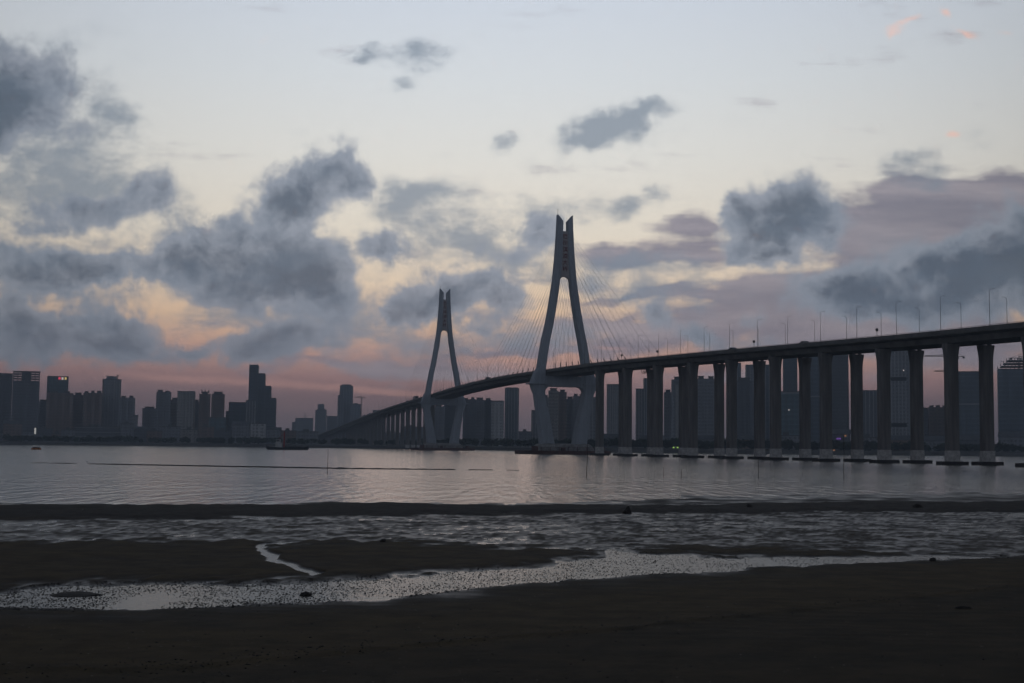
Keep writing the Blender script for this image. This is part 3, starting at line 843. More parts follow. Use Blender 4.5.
def make_pylon(c, s):
    a = tangent(s) - math.pi / 2
    root = bpy.data.objects.new('pylon', None); COL.objects.link(root); root.parent = bridge
    root.location = (c.x - 23.7, c.y - 613, 0); root.rotation_euler = (0, 0, a)
    root.scale = (1, 1, 1.013 if c.y < 700 else 1.03)
    for sg in (-1, 1):
        rings = []
        for i, (z, o_, n_, d) in enumerate(LEG):
            ch = .35
            zi = z - 3.1 if i == 0 else z
            def P_(u, yy):
                f_ = (u - n_) / (o_ - n_)
                return (sg * u, yy, zi + (z - zi) * f_)
            rings.append([P_(n_, -d + ch), P_(n_ + ch, -d), P_(o_ - ch, -d), P_(o_, -d + ch), P_(o_, d - ch), P_(o_ - ch, d), P_(n_ + ch, d), P_(n_, d - ch)])
        mb = MB(); mb.loft(rings); mb.build('leg', M['concrete'], root)
        mb = MB(); mb.box(min(sg * 8.6, sg * 16.8), max(sg * 8.6, sg * 16.8), -4.0, 4.0, 31.2, 31.75); mb.build('ledge', M['concrete'], root)
    # recessed web with the arch under it
    pts = [(-1.35, 101), (1.35, 101), (2.4, 79.6), (2.7, 77)]
    for i in range(0, 13):
        th = math.pi * i / 12
        pts.append((2.45 * math.cos(th), 78.0 + 2.3 * math.sin(th)))
    pts += [(-2.7, 77), (-2.4, 79.6)]
    mb = MB(); mb.loft([[(x, yy, z) for x, z in pts] for yy in (-1.25, 1.25)]); mb.build('web_wall', M['panel'], root)
    link('lettering', LET, None, root)
    pts = [(-9.6, 35.0), (9.6, 35.0), (9.6, 27.2)]
    for i in range(7):
        th = math.pi / 2 * i / 6
        pts.append((9.4 - 2.6 * (1 - math.cos(th)), 27.4 + 2.8 * math.sin(th)))
    for i in range(7):
        th = math.pi / 2 * (1 - i / 6)
        pts.append((-9.4 + 2.6 * (1 - math.cos(th)), 27.4 + 2.8 * math.sin(th)))
    pts.append((-9.6, 27.2))
    mb = MB(); mb.loft([[(x, yy, z) for x, z in pts] for yy in (-2.55, 2.55)]); mb.build('crossbeam', M['concrete'], root)
    mb = MB(); mb.tube((-3.3, 0, 107.5), (-3.3, 0, 111.4), .09); mb.tube((-3.7, 0, 110.9), (-2.9, 0, 110.9), .06); mb.build('mast', M['steel'], root)
    # footing and fender platform
    rg = random.Random(int(c.y)); mb = MB()
    rings = []
    for z, f_ in ((1.6, 1.0), (3.0, .97), (4.1, .9), (4.7, .8)):
        rings.append([(x * f_, y_ * f_, z + rg.uniform(-.1, .1)) for x, y_ in ((-13, -6), (-8, -7), (0, -5.6), (8, -7), (13, -6), (13, 6), (8, 7), (0, 6), (-8, 7), (-13, 6))])
    mb.loft(rings); mb.build('footing', M['rubble'], root)
    mb = MB()
    mb.loft([[(x * f_, y_ * f_, z) for x, y_ in ((-21.5, -5), (-18, -9), (18, -9), (22, -3), (22, 4), (18, 9), (-18, 9), (-21.5, 5))] for z, f_ in ((-.5, .99), (1.55, 1), (1.6, .995))])
    mb.build('fender_platform', M['rust'], root)
    mb = MB()
    for x in np.arange(-17, 17.1, 4.25):
        mb.tube((x, -8.3, 1.6), (x, -8.3, 3.3), .16); 
    mb.tube((-17, -8.3, 3.1), (17, -8.3, 3.1), .07); mb.tube((-17, -8.3, 2.4), (17, -8.3, 2.4), .05)
    for x, w in ((-15.2, 1.3), (15.6, 1.0), (-2, .9)): mb.box(x - w, x + w, -7.6, -5.8, 1.6, 1.6 + w * 1.5)
    mb.build('fender_railing', M['rust'], root)
    return root
LET.materials.append(M['red_paint'])
PY1 = make_pylon(T1, S1); PY2 = make_pylon(T2, S2)

# stay cables
def cables(c, s, n_near, l_near, n_far, l_far):
    a = tangent(s) - math.pi / 2
    rv = Vector((math.cos(a), math.sin(a)))
    fv = Vector((-rv.y, rv.x))
    for side, n, L in ((-1, n_near, l_near), (1, n_far, l_far)):
        for sg in (-1, 1):
            for i in range(n):
                f_ = i / (n - 1)
                dist = 13 + (L - 13) * f_
                z = 74 + 27 * f_ ** .8
                o_ = lerp_tab([(q[0], (q[1] + q[2]) / 2) for q in reversed(LEG)], z)
                top = Vector((c.x + rv.x * sg * o_ + fv.x * side * 1.5, c.y + rv.y * sg * o_ + fv.y * side * 1.5, z))
                bot = on(s + side * dist, sg * (WD - .42), -.95)
                d = (top - bot).normalized()
                mb = MB()
                mb.tube(bot, top, .036, n=5); mb.tube(bot, bot + d * 3.2, .21, n=6)
                bpart(mb, 'stay_cable', M['cable'])
cables(T1, S1, 12, 94, 13, 150)
cables(T2, S2, 13, 150, 12, 150)

# pipe loops and cradle hung under the deck behind the first piers
mb = MB(); sc_ = chain(520)
for e in (-1, 1):
    p0 = on(sc_ + 4 * e, 2, -3.45)
    for j in range(3):
        c0 = on(sc_ + 6 * e + j * 2.4, 2, -4.3)
        prev = None
        for i in range(11):
            th = 2 * math.pi * i / 10
            q_ = c0 + Vector((math.cos(th) * 1.0, 0, math.sin(th) * .85))
            if prev is not None: mb.tube(prev, q_, .12, n=4)
            prev = q_
mb.tube(on(sc_ - 9, 2, -4.4), on(sc_ + 12, 2, -4.4), .1, n=4)
bpart(mb, 'service_gantry', M['steel'])

# ------------------------------------------------------------------ street lamps and traffic signs on the deck
def make_lamp():
    root = empty('street_lamp')
    mb = MB(); mb.tube((0, 0, 0), (0, 0, 9.2), .07, .04, 8); mb.tube((0, 0, 0), (0, 0, .7), .14, .14, 8)
    mb.build('lamp_post', M['steel'], root)
    mb = MB(); prev = Vector((0, 0, 9.15))
    for i in range(1, 6):
        q_ = Vector((1.0 * i / 5, 0, 9.15 + .35 * math.sin(i / 5 * math.pi / 2))); mb.tube(prev, q_, .035, n=6); prev = q_
    mb.build('arm', M['steel'], root)
    mb = MB(); mb.loft([[(.9 + x, y_, 9.46 + z) for y_, z in ((-w, 0), (w, 0), (w * .6, h), (-w * .6, h))] for x, w, h in ((0, .06, .05), (.15, .12, .1), (.5, .12, .09), (.6, .05, .04))])
    mb.build('lamp_head', M['steel'], root)
    return root
lamp0 = make_lamp(); first = True
def solve_left(px, sg, guess=(60, 800)):
    best = None
    for s in np.linspace(10, S1 - 10, 900):
        e = abs(proj(on(s, sg * 8.35, 0))[0] - px)
        if best is None or e < best[0]: best = (e, s)
    return best[1]
sa = solve_left(990, -1); sb = solve_left(857, -1)
stp = (sb - sa) / 3
lamp_s = [sa + stp * i for i in range(-3, 40) if 5 < sa + stp * i < S1 - 8]
more = []
s = S1 + 18
while s < S2 + 520:
    if abs(s - S2) > 10: more.append(s)
    s += stp * 1.5
ra = solve_left(1008, 1); rstp = (solve_left(881, 1) - ra) / 3
right_s = [ra + rstp * i for i in range(-3, 40) if 5 < ra + rstp * i < S1 - 8]
for s, sg in [(s, -1) for s in lamp_s] + [(s, 1) for s in right_s] + [(s, g_) for s in more for g_ in (-1, 1)]:
    if 1:
        p = on(s, sg * 8.35, -.95)
        o = lamp0 if first else copy_tree(lamp0)
        first = False
        o.location = p; o.rotation_euler = (R(random.uniform(-.6, .6)), R(random.uniform(-.6, .6)), tangent(s) + math.pi / 2 * (-1 if sg < 0 else 1))
        if sg < 0: tag(o, 'thin grey street lamp standing along the near parapet of the bridge deck', 'street lamp', 'street lamps along the near parapet of the bridge')
        else: tag(o, 'thin grey street lamp standing along the far parapet of the bridge deck', 'street lamp', 'street lamps along the far parapet of the bridge')

for px, lab in ((877, 'round dark traffic sign on the parapet above the tall right piers'),
                (754, 'round dark traffic sign on the parapet in the middle of the pier row'),
                (658, 'round dark traffic sign on the parapet where the stay cables end'),
                (622, 'small round traffic sign on the parapet nearest the front bridge tower')):
    s = solve_left(px, -1); p = on(s, -8.5, -.9)
    r = empty('traffic_sign', p, tangent(s) + math.pi / 2)
    mb = MB(); mb.tube((0, 0, 0), (0, 0, 2.6), .06); mb.build('post', M['steel'], r)
    mb = MB(); mb.tube((0, -.05, 2.5), (0, .05, 2.5), .45, n=16); mb.build('sign_disc', M['steel'], r)
    tag(r, lab, 'traffic sign')

# ------------------------------------------------------------------ vehicles on the deck
def wheel(root, x, y_, r=.32, w=.2):
    mb = MB(); mb.tube((x, y_ - w / 2, r), (x, y_ + w / 2, r), r, n=14); o = mb.build('wheel', M['black'], root)
    mb = MB(); mb.tube((x, y_ - w / 2 - .01, r), (x, y_ + w / 2 + .01, r), r * .55, n=10); mb.build('rim', M['steel'], o)
def car(s, off, paint, label, cat='car', kind='car'):
    r = empty('van' if kind == 'van' else 'car', on(s, off, -.93), tangent(s))
    w = .88
    if kind == 'car': prof = [(-2.2, .35), (-2.25, .75), (-2.1, .95), (-1.5, 1.0), (-1.0, 1.42), (.35, 1.45), (1.1, 1.0), (2.0, .85), (2.2, .6), (2.2, .35)]
    else: prof = [(-2.5, .4), (-2.55, 1.9), (-2.4, 2.05), (1.3, 2.05), (1.9, 1.25), (2.5, 1.05), (2.6, .4)]
    mb = MB(); n = len(prof)
    rg = []
    for yy, k in ((-w, .0), (-w + .1, 1), (w - .1, 1), (w, 0)):
        rg.append([(x * (.985 if k == 0 else 1), yy, z if k else .35 + (z - .35) * .96) for x, z in prof])
    mb.loft(rg); mb.build('body', paint, r)
    zt = 1.38 if kind == 'car' else 1.9; zb = 1.02 if kind == 'car' else 1.25
    for sg in (-1, 1):
        mb = MB(); mb.box(-1.05 if kind == 'car' else -.2, .5 if kind == 'car' else 1.25, sg * w - .012, sg * w + .012, zb, zt - .06); mb.build('side_window', M['glass'], r)
    for x in (-1.35, 1.35):
        for yy in (-w + .08, w - .08): wheel(r, x, yy)
    return tag(r, label, cat)
def coach(s, off, label):
    r = empty('coach', on(s, off, -.93), tangent(s))
    mb = MB(); mb.loft([[(x, y_, z) for y_, z in ((-1.25, .45), (1.25, .45), (1.25, 3.1), (1.05, 3.45), (-1.05, 3.45), (-1.25, 3.1))] for x in (-5.9, -5.7, 5.6, 5.95)]); mb.build('body', M['silver'], r)
    for sg in (-1, 1):
        mb = MB(); mb.box(-5.5, 5.3, sg * 1.25 - .015, sg * 1.25 + .015, 1.7, 2.9); mb.build('side_window', M['glass'], r)
    mb = MB(); mb.box(-5.97, -5.88, -1.1, 1.1, 1.5, 3.0); mb.build('rear_window', M['glass'], r)
    for x in (-3.4, 3.6):
        for yy in (-1.1, 1.1): wheel(r, x, yy, .5, .3)
    return tag(r, label, 'coach')
def s_at(px, sg=-1):
    return min(np.linspace(S1 + 5, SEND - 50, 1500), key=lambda s: abs(proj(on(s, sg * 7, 0))[0] - px))
coach(s_at(415), -6.6, 'long pale coach on the bridge deck just beyond the far tower')
car(s_at(407), -6.8, M['blue_car'], 'dark van driving behind the coach beyond the far tower', 'van', 'van')
car(solve_left(729, -1), -7.0, M['blue_car'], 'dark car on the approach deck above the middle of the pier row')
car(solve_left(800, -1), -6.9, M['silver'], 'pale car on the approach deck between the two middle traffic signs')
car(s_at(487), -7.0, M['blue_car'], 'dark van at the crest of the main span between the towers', 'van', 'van')
car(s_at(472), -6.9, M['silver'], 'pale car on the main span close to the far tower')

# ------------------------------------------------------------------ buildings
rngB = random.Random(21)
def bnum(D, px): return (px - 512) / F * D
def plan(w, d, bays, dep):
    """footprint with projecting bays front and back, so the walls carry real vertical shadow lines"""
    pts = []
    n = bays * 2 + 1
    xs = [-w / 2 + w * i / n for i in range(n + 1)]
    for i in range(n):
        y0 = -d / 2 + (0 if i % 2 == 0 else dep)
        pts += [(xs[i], y0), (xs[i + 1], y0)]
    for i in reversed(range(n)):
        y0 = d / 2 - (0 if i % 2 == 0 else dep)
        pts += [(xs[i + 1], y0), (xs[i], y0)]
    out = []
    for p in pts:
        if not out or (abs(p[0] - out[-1][0]) + abs(p[1] - out[-1][1])) > 1e-4: out.append(p)
    return out

def building(L, Rr, top, D, style, label, cat='building', m_='fG', **kw):
    cx = (L + Rr) / 2
    w = (Rr - L) * D / F
    zt = at(cx, top, D).z
    x = at(cx, top, D).x
    g0 = 2.9
    H = zt - g0
    rz = -math.atan2(x, D) + rngB.uniform(-.06, .06)
    d = min(26, max(9, w * .8))
    name = {'res': 'apartment_tower', 'glass': 'office_tower', 'plain': 'high_rise', 'low': 'low_building', 'step': 'stepped_tower', 'frame': 'tower_block', 'site': 'unfinished_tower'}[style]
    r = empty(name, (x * (1 + d / 2 / D), D + d / 2, g0), rz)
    mt_ = M[m_]
    if style == 'res':
        bays = kw.get('bays', max(1, int(w / 9)))
        mb = MB(); mb.prism(plan(w, d, bays, 1.6), 0, H * .965); mb.build('walls', mt_, r)
        n = kw.get('humps', max(1, int(w / 11)))
        for i in range(n):
            hw_ = w / n * rngB.uniform(.22, .34); xc = -w / 2 + w * (i + .5) / n
            hh = H * .965 + (H * .035 if i == kw.get('peak', i) else H * .018) + (rngB.uniform(-.6, 0) if n > 1 else 0)
            mb = MB(); mb.box(xc - hw_, xc + hw_, -d * .3, d * .3, H * .965 + .004, hh)
            mb.box(xc - hw_ * 1.15, xc + hw_ * 1.15, -d * .34, d * .34, hh + .003, hh + .5)
            mb.build('roof_house', M['roof'], r)
        mb = MB()
        for i in range(bays):
            n_ = bays * 2 + 1; xc = -w / 2 + w * (2 * i + 1.5) / n_; hw_ = w / n_ * .42
            prof = []
            for k in range(int(H * .93 / 3.1)):
                prof += [(-d / 2 + 1.1, 3.1 * k + 1.4), (-d / 2 - .3, 3.1 * k + 1.4), (-d / 2 - .3, 3.1 * k + 2.5), (-d / 2 + 1.1, 3.1 * k + 2.5)]
            prof += [(-d / 2 + 1.55, prof[-1][1]), (-d / 2 + 1.55, 1.4)]
            mb = MB(); mb.loft([[(xx, yy, zz) for yy, zz in prof] for xx in (xc - hw_, xc + hw_)])
            mb.build('balcony_stack', M['slab_white'] if kw.get('pale') else mt_, r)
    elif style in ('glass', 'plain'):
        mb = MB(); c_ = min(1.5, w * .1)
        mb.prism([(-w / 2 + c_, -d / 2), (w / 2 - c_, -d / 2), (w / 2, -d / 2 + c_), (w / 2, d / 2), (-w / 2, d / 2), (-w / 2, -d / 2 + c_)], 0, H - 1.2); mb.build('walls', mt_, r)
        mb = MB()
        nf = kw.get('fins', max(2, int(w / 5)))
        for i in range(nf + 1):
            xc = -w / 2 + c_ + (w - 2 * c_) * i / nf
            mb.box(xc - .25, xc + .25, -d / 2 - .55, -d / 2 - .003, 0, H - .6)
        mb.build('facade_fin', M['roof'] if style == 'glass' else M['slab_white'], r)
        mb = MB(); mb.box(-w / 2, w / 2, -d / 2 + c_, d / 2, H - 1.19, H); mb.build('parapet', M['roof'], r)
        for xf in kw.get('plant', (0,)):
            if kw.get('planth', 0):
                hh = kw['planth'] * D / F
                mb = MB(); mb.box(w * xf - w * kw.get('pw', .2), w * xf + w * kw.get('pw', .2), -d * .3, d * .3, H + .003, H + hh); mb.build('plant_room', mt_, r)
        for zf in kw.get('slots', ()):
            zc = at(cx, zf, D).z - g0
            mb = MB(); mb.box(-w * .3, w * .3, -d / 2 - .62, -d / 2 - .56, zc - 1.6, zc + 1.6); mb.build('refuge_floor', M['black'], r)
        for zf in kw.get('bands', ()):
            zc = at(cx, zf, D).z - g0
            mb = MB(); mb.box(-w * .5, w * .5, -d / 2 - .66, -d / 2 - .56, zc - .4, zc + .4); mb.build('light_band', M['slab_white'], r)
    elif style == 'low':
        mb = MB(); mb.prism(plan(w, d, max(1, int(w / 14)), .8), 0, H); mb.build('walls', mt_, r)
        kind = kw.get('roof', rngB.choice(['flat', 'flat', 'gable']))
        mb = MB()
        if kind == 'gable':
            e = .5; rh = min(4, d * .25)
            mb.loft([[(xx, -d / 2 - e, H + .003), (xx, d / 2 + e, H + .003), (xx, 0, H + rh)] for xx in (-w / 2 - e, w / 2 + e)]); mb.build('roof', M['roof'], r)
        else:
            mb.box(-w / 2 - .3, w / 2 + .3, -d / 2 - .3, d / 2 + .3, H + .003, H + .6)
            mb.build('roof', M['roof'], r)
            mb = MB(); mb.box(-w * .2, w * .05, -d * .2, d * .2, H + .603, H + 2.6); mb.build('roof_house', M['roof'], r)
        for k in range(kw.get('strips', 0)):
            mb = MB(); z_ = H - .4 - k * H / (kw['strips'] + .3)
            mb.box(-w / 2 - .1, w / 2 + .1, -d / 2 - .5, -d / 2 - .1, z_ - .45, z_); mb.build('balcony', M['slab_white'], r)
    elif style == 'step':
        x0 = -w / 2
        for i, (px0, px1, yt) in enumerate(kw['steps']):
            a0 = (px0 - cx) * D / F; a1 = (px1 - cx) * D / F
            zt_ = at(px1, yt, D).z - g0
            mb = MB(); dd = d * (1 - .13 * i)
            mb.prism([(a0 + .003 * i, -dd / 2), (a1, -dd / 2), (a1, dd / 2), (a0 + .003 * i, dd / 2)], 0, zt_); mb.build('tower_block' if i else 'walls', mt_, r)
            mb = MB(); mb.box(a0 + .4, a1 - .4, -dd / 2 + .4, dd / 2 - .4, zt_ + .003, zt_ + .9); mb.build('roof_slab', M['roof'], r)
            mb = MB()
            for j in range(4):
                xc = a0 + (a1 - a0) * (j + .5) / 4; mb.box(xc - .2, xc + .2, -dd / 2 - .4, -dd / 2 - .003, 0, zt_ - .5)
            mb.build('facade_fin', M['roof'], r)
    elif style == 'frame':
        hf = kw.get('crown', 9) * D / F
        mb = MB(); mb.prism(plan(w, d, 2, 1.4), 0, H - hf); mb.build('walls', mt_, r)
        mb = MB()
        for yy in (-d / 2 + .5, d / 2 - .5):
            nb = kw.get('cols', 7)
            for i in range(nb):
                xc = -w / 2 + .5 + (w - 1) * i / (nb - 1); mb.box(xc - .4, xc + .4, yy - .4, yy + .4, H - hf + .003, H)
            for i in range(4):
                z_ = H - hf + hf * (i + 1) / 4; mb.box(-w / 2, w / 2, yy - .45, yy + .45, z_ - .9, z_ + .003)
        mb.build('lattice_crown', M['roof'], r)
        mb = MB(); mb.box(-w * .18, w * .18, -d * .3, d * .3, H - hf + .003, H - .6); mb.build('plant_room', M['roof'], r)
    elif style == 'site':
        mb = MB(); mb.prism(plan(w, d, 3, 1.2), 0, H * .9); mb.build('walls', mt_, r)
        mb = MB()
        for k in range(4):
            z_ = H * .9 + (H * .1) * k / 3.2
            sh = w * .04 * k
            mb.box(-w / 2 + sh * 2, w / 2 - sh, -d / 2, d / 2, z_ + .003, z_ + .5)
            for j in range(10):
                xc = -w / 2 + sh * 2 + (w - sh * 3) * j / 9
                mb.box(xc - .25, xc + .25, -d / 2, -d / 2 + .5, z_ + .5, z_ + H * .1 / 3.2)
        mb.build('open_floors', M['roof'], r)
    if kw.get('mast'):
        px, yt = kw['mast']; zt_ = at(px, yt, D).z - g0; xx = (px - cx) * D / F
        mb = MB(); mb.tube((xx, 0, H - 1), (xx, 0, zt_), .55, .4); mb.tube((xx - 1.3, 0, zt_ - 1.4), (xx + 1.3, 0, zt_ - 1.4), .4); mb.build('mast', M['steel'], r)
    for px in kw.get('pins', ()):
        xx = (px - cx) * D / F
        mb = MB(); mb.tube((xx, 0, H - 1), (xx, 0, H + 2.6), .8, .5); mb.build('pinnacle', M['roof'], r)
    for (px, py, wpx, hpx, gm) in kw.get('lights', ()):
        p = at(px, py, D); xx = (px - cx) * D / F; zz_ = p.z - g0; k = D / F
        mb = MB(); yy = -d / 2 - .9
        mb.loft([[(xx + ax * wpx * k / 2, yy_, zz_ + az_ * hpx * k / 2) for ax, az_ in ((-.8, -1), (.8, -1), (1, -.7), (1, .7), (.8, 1), (-.8, 1), (-1, .7), (-1, -.7))] for yy_ in (yy - .15, yy + .15)])
        mb.build('lit_sign', M[gm], r)
    return tag(r, label, cat)

B = building
# --- left shore
B(-24, -12, 384, 1480, 'res', 'brown apartment tower at the very left end of the skyline', m_='fB')
B(-9, 12, 373, 1400, 'frame', 'dark tower block with a flat roof, left of the open frame crown', m_='fD', crown=4)
B(14, 39.5, 371, 1380, 'frame', 'dark wide tower block with a tall open frame crown on its roof', m_='fD', crown=9.5)
B(38.5, 48, 400, 1480, 'res', 'small apartment tower in the gap right of the open frame crown', m_='fG')
B(48, 68, 376, 1470, 'glass', 'bluish office tower with three lit red and yellow characters near its top', m_='fT', lights=[(59.2, 378.2, 2.2, 2.6, 'g_red'), (62, 378.4, 1.8, 2.4, 'g_pale'), (65, 378.4, 1.8, 2.4, 'g_yellow')])
B(47.5, 73, 391, 1390, 'res', 'brown apartment block standing in front of the tower with the lit characters', m_='fB', bays=3)
B(72, 85, 393, 1420, 'res', 'brown apartment tower between the lit-sign tower and the bumpy-roofed block', m_='fB', bays=1)
B(84, 102, 391, 1400, 'res', 'brown apartment block with a bumpy roof, left of the tall tower with a roof mast', m_='fB', bays=2, humps=3)
B(103, 121, 379, 1430, 'plain', 'tall grey-blue tower with a thin mast on its roof', m_='fG', planth=3, pw=.28, plant=(-.02,), mast=(117.5, 374))
B(120, 135, 396, 1400, 'res', 'grey apartment tower close to the right side of the tower with the roof mast', m_='fG', bays=2, humps=2)
B(133, 138, 415, 1380, 'plain', 'narrow low tower at the foot of the apartments beside the masted tower', m_='fG', fins=2)
B(143, 156.5, 407, 1440, 'res', 'short apartment tower with a stepped top standing alone beside the gap in the skyline', m_='fG', bays=1, humps=1)
B(157, 171, 390, 1420, 'res', 'grey apartment tower with two uneven roof peaks right of the short stepped one', m_='fG', bays=2, humps=2, peak=0)
B(170, 180, 398, 1440, 'res', 'lower apartment tower squeezed between two taller flat and peaked towers', m_='fW', bays=1)
B(178, 195, 391, 1410, 'plain', 'flat-topped grey apartment tower left of the tower with three roof pinnacles', m_='fW', fins=4)
B(193.5, 200, 400, 1450, 'res', 'narrow tower just left of the tower with three roof pinnacles', m_='fG', bays=1)
B(199.5, 210.5, 392, 1410, 'res', 'grey apartment tower with three small pinnacles on its roof', m_='fB', bays=1, humps=1, pins=(202, 205.2, 208.6))
B(212, 224.5, 392, 1410, 'res', 'square-topped apartment tower right of the three-pinnacle tower', m_='fB', bays=2, humps=1)
B(209, 226, 417, 1360, 'glass', 'lower teal glass block in front of the square-topped apartment tower', m_='fT')
B(226, 233, 411, 1440, 'plain', 'small low block at the left foot of the wide grey slab', m_='fG', fins=2)
B(229, 248, 402, 1430, 'glass', 'wide grey slab building left of the stepped skyscraper', m_='fC')
B(246, 256, 400, 1400, 'plain', 'dark narrow tower touching the left side of the stepped skyscraper', m_='fD', fins=3)
B(250, 277, 365, 1420, 'step', 'tallest tower of the left shore, a skyscraper stepping down to the right', 'skyscraper', m_='fC', steps=[(250, 258.8, 365.5), (258.8, 265.8, 374), (265.8, 272, 386.5), (272, 277.2, 398.5)])
# --- beyond the bridge's far end
B(292, 297, 422, 2350, 'plain', 'low wing beside the broad block with a roof antenna', m_='fG', fins=2)
B(295.5, 313, 418, 2330, 'plain', 'broad low block with a thin antenna on its roof, right of the moored barge', m_='fG', mast=(304.7, 413), planth=0)
B(315.5, 326.5, 409.5, 2320, 'plain', 'slim tower with a narrower crown standing alone left of the twin-stepped tower', m_='fG', planth=5.5, pw=.3, fins=3)
B(327, 339, 416, 2360, 'plain', 'flat low block between the slim crowned tower and the tall grey tower', m_='fG')
B(340, 353, 385.5, 2300, 'plain', 'tall grey tower rising behind the low end of the bridge', m_='fD', planth=1.2, pw=.35)
B(337.8, 344, 395, 2280, 'plain', 'left shoulder block of the tall grey tower behind the bridge end', m_='fD', fins=2)
B(350.5, 361, 404, 2280, 'plain', 'lower pale tower beside the tall grey tower and the crane', m_='fC', planth=1.0)
B(362, 368, 416, 2340, 'low', 'small building under the crane behind the sloping bridge', m_='fG')
B(367, 374, 414.5, 2360, 'low', 'flat building peeping over the sloping bridge right of the crane', m_='fG', roof='flat')
B(373, 383, 412, 2380, 'low', 'gabled building peeping over the sloping bridge, right of the flat one', m_='fB', roof='gable')
# --- behind the far tower and the main span
B(404, 424, 427, 1760, 'low', 'long low dark block behind the dense piers next to the far tower', m_='fD', roof='flat')
B(384, 404, 433, 1750, 'low', 'wide low block behind the dense piers left of the far tower', m_='fD', roof='flat')
B(432, 445, 405, 1430, 'res', 'apartment tower seen between the legs of the far bridge tower, left one', m_='fG', bays=2, humps=1)
B(444, 457, 403, 1440, 'res', 'apartment tower seen between the legs of the far bridge tower, right one', m_='fD', bays=2, humps=1)
B(463, 476, 397.5, 1400, 'res', 'grey apartment tower next to the right leg of the far bridge tower', m_='fD', bays=2, humps=2, peak=1)
B(475, 484.5, 398, 1410, 'res', 'apartment tower with a small cap, second right of the far bridge tower', m_='fG', bays=1, humps=1)
B(484.5, 492, 398.5, 1420, 'res', 'dark narrow apartment tower left of the white-edged tower', m_='fD', bays=1, humps=1)
B(491.5, 504, 400.5, 1370, 'plain', 'tower with broad white vertical edges under the middle of the main span', m_='fL', fins=1)
B(505, 519, 388, 1390, 'plain', 'tall flat slate-blue tower standing free under the main span', m_='fC', fins=4, planth=.6, pw=.42)
B(519, 532, 432, 1200, 'low', 'low dark buildings in the gap left of the front bridge tower', m_='fD', roof='flat')
B(531.5, 543, 410, 1200, 'plain', 'dark mid-height block behind the left leg of the front bridge tower', m_='fD', fins=3)
B(542, 549, 395.5, 1230, 'res', 'narrow apartment tower seen just inside the left leg of the front bridge tower', m_='fG', bays=1, humps=1)
B(548.5, 558.5, 388.5, 1210, 'res', 'pale tall apartment tower between the legs of the front bridge tower', m_='fW', bays=2, humps=1)
B(558.5, 566.5, 390, 1215, 'res', 'tall brown apartment tower in the middle between the front bridge tower legs', m_='fB', bays=1, humps=1)
B(566.5, 573.5, 397, 1225, 'res', 'shorter apartment tower between the front bridge tower legs', m_='fG', bays=1, humps=1)
B(573, 584, 394, 1220, 'res', 'apartment tower next to the right leg of the front bridge tower', m_='fG', bays=2, humps=2)
B(588, 600, 397, 1190, 'plain', 'grey block just right of the front bridge tower', m_='fG', fins=3)
# --- right shore
B(607, 621, 384, 1180, 'plain', 'flat-topped grey tower between the first two pairs of piers', m_='fG', fins=5)
B(636, 645, 388.5, 1190, 'plain', 'shorter grey block between the piers under the end of the stay cables', m_='fG', fins=3)
B(643.5, 652, 378, 1180, 'plain', 'taller grey block just left of the pier under the last stay cable', m_='fC', fins=3)
B(664, 672, 390, 1190, 'res', 'low apartment tower with a pointed cap between piers above green lights', m_='fG', bays=1, humps=1)
B(671.5, 682, 377, 1170, 'res', 'apartment tower with pale balcony bands above the green lights', m_='fG', bays=1, humps=1, pale=True)
B(696, 716, 376, 1170, 'res', 'wide apartment tower seen in the clear gap in the middle of the pier row', m_='fG', bays=2, humps=2)
B(733.5, 741, 362.6, 1210, 'plain', 'slim tall tower showing between two piers, left of a sky gap', m_='fC', fins=2)
B(736, 752, 378, 1150, 'res', 'apartment block in front of two slim towers in the middle of the pier row', m_='fD', bays=2, humps=1)
B(745.5, 755, 364.5, 1210, 'plain', 'slim tall tower showing between two piers, right of a sky gap', m_='fG', fins=2)
B(761, 770, 364.5, 1200, 'plain', 'slate tower filling a narrow gap between two piers', m_='fC', fins=2)
B(783, 797, 352, 1190, 'glass', 'very tall slate tower rising behind the deck above a wide podium', m_='fC')
B(778, 799, 391, 1130, 'glass', 'wide glass podium block with one small bright window', m_='fT', lights=[(788.3, 410, 1, 1, 'g_pale')], bands=(393,))
B(804, 820, 350, 1160, 'glass', 'slate tower with one pale band across its middle', m_='fC', bands=(396.5,))
B(828, 848, 349, 1150, 'glass', 'broad tall slate tower above the purple light', m_='fD', fins=6)
B(857, 879, 390, 1140, 'plain', 'flat slate block filling the lower half of a gap between tall piers', m_='fD', fins=5)
B(886, 911, 346, 1130, 'plain', 'tall grey tower crossed by two dark floors', m_='fG', slots=(379, 425), fins=6, lights=[(903.5, 370.5, 1, 1, 'g_pale')])
B(920, 929, 408, 1180, 'res', 'short apartment tower beside a taller one under the crane jibs', m_='fG', bays=1, humps=1)
B(928.5, 947, 405.5, 1170, 'res', 'wide apartment tower with a lumpy roof under the crane jibs', m_='fB', bays=2, humps=3)
B(959, 984, 371, 1120, 'glass', 'broad flat-topped slate tower between the two tallest piers', m_='fC', bands=(404,))
B(998, 1034, 360, 1110, 'site', 'unfinished tower with open floors at the right edge of the skyline', m_='fC')
B(1040, 1070, 380, 1150, 'res', 'apartment tower right of the unfinished tower', m_='fG')
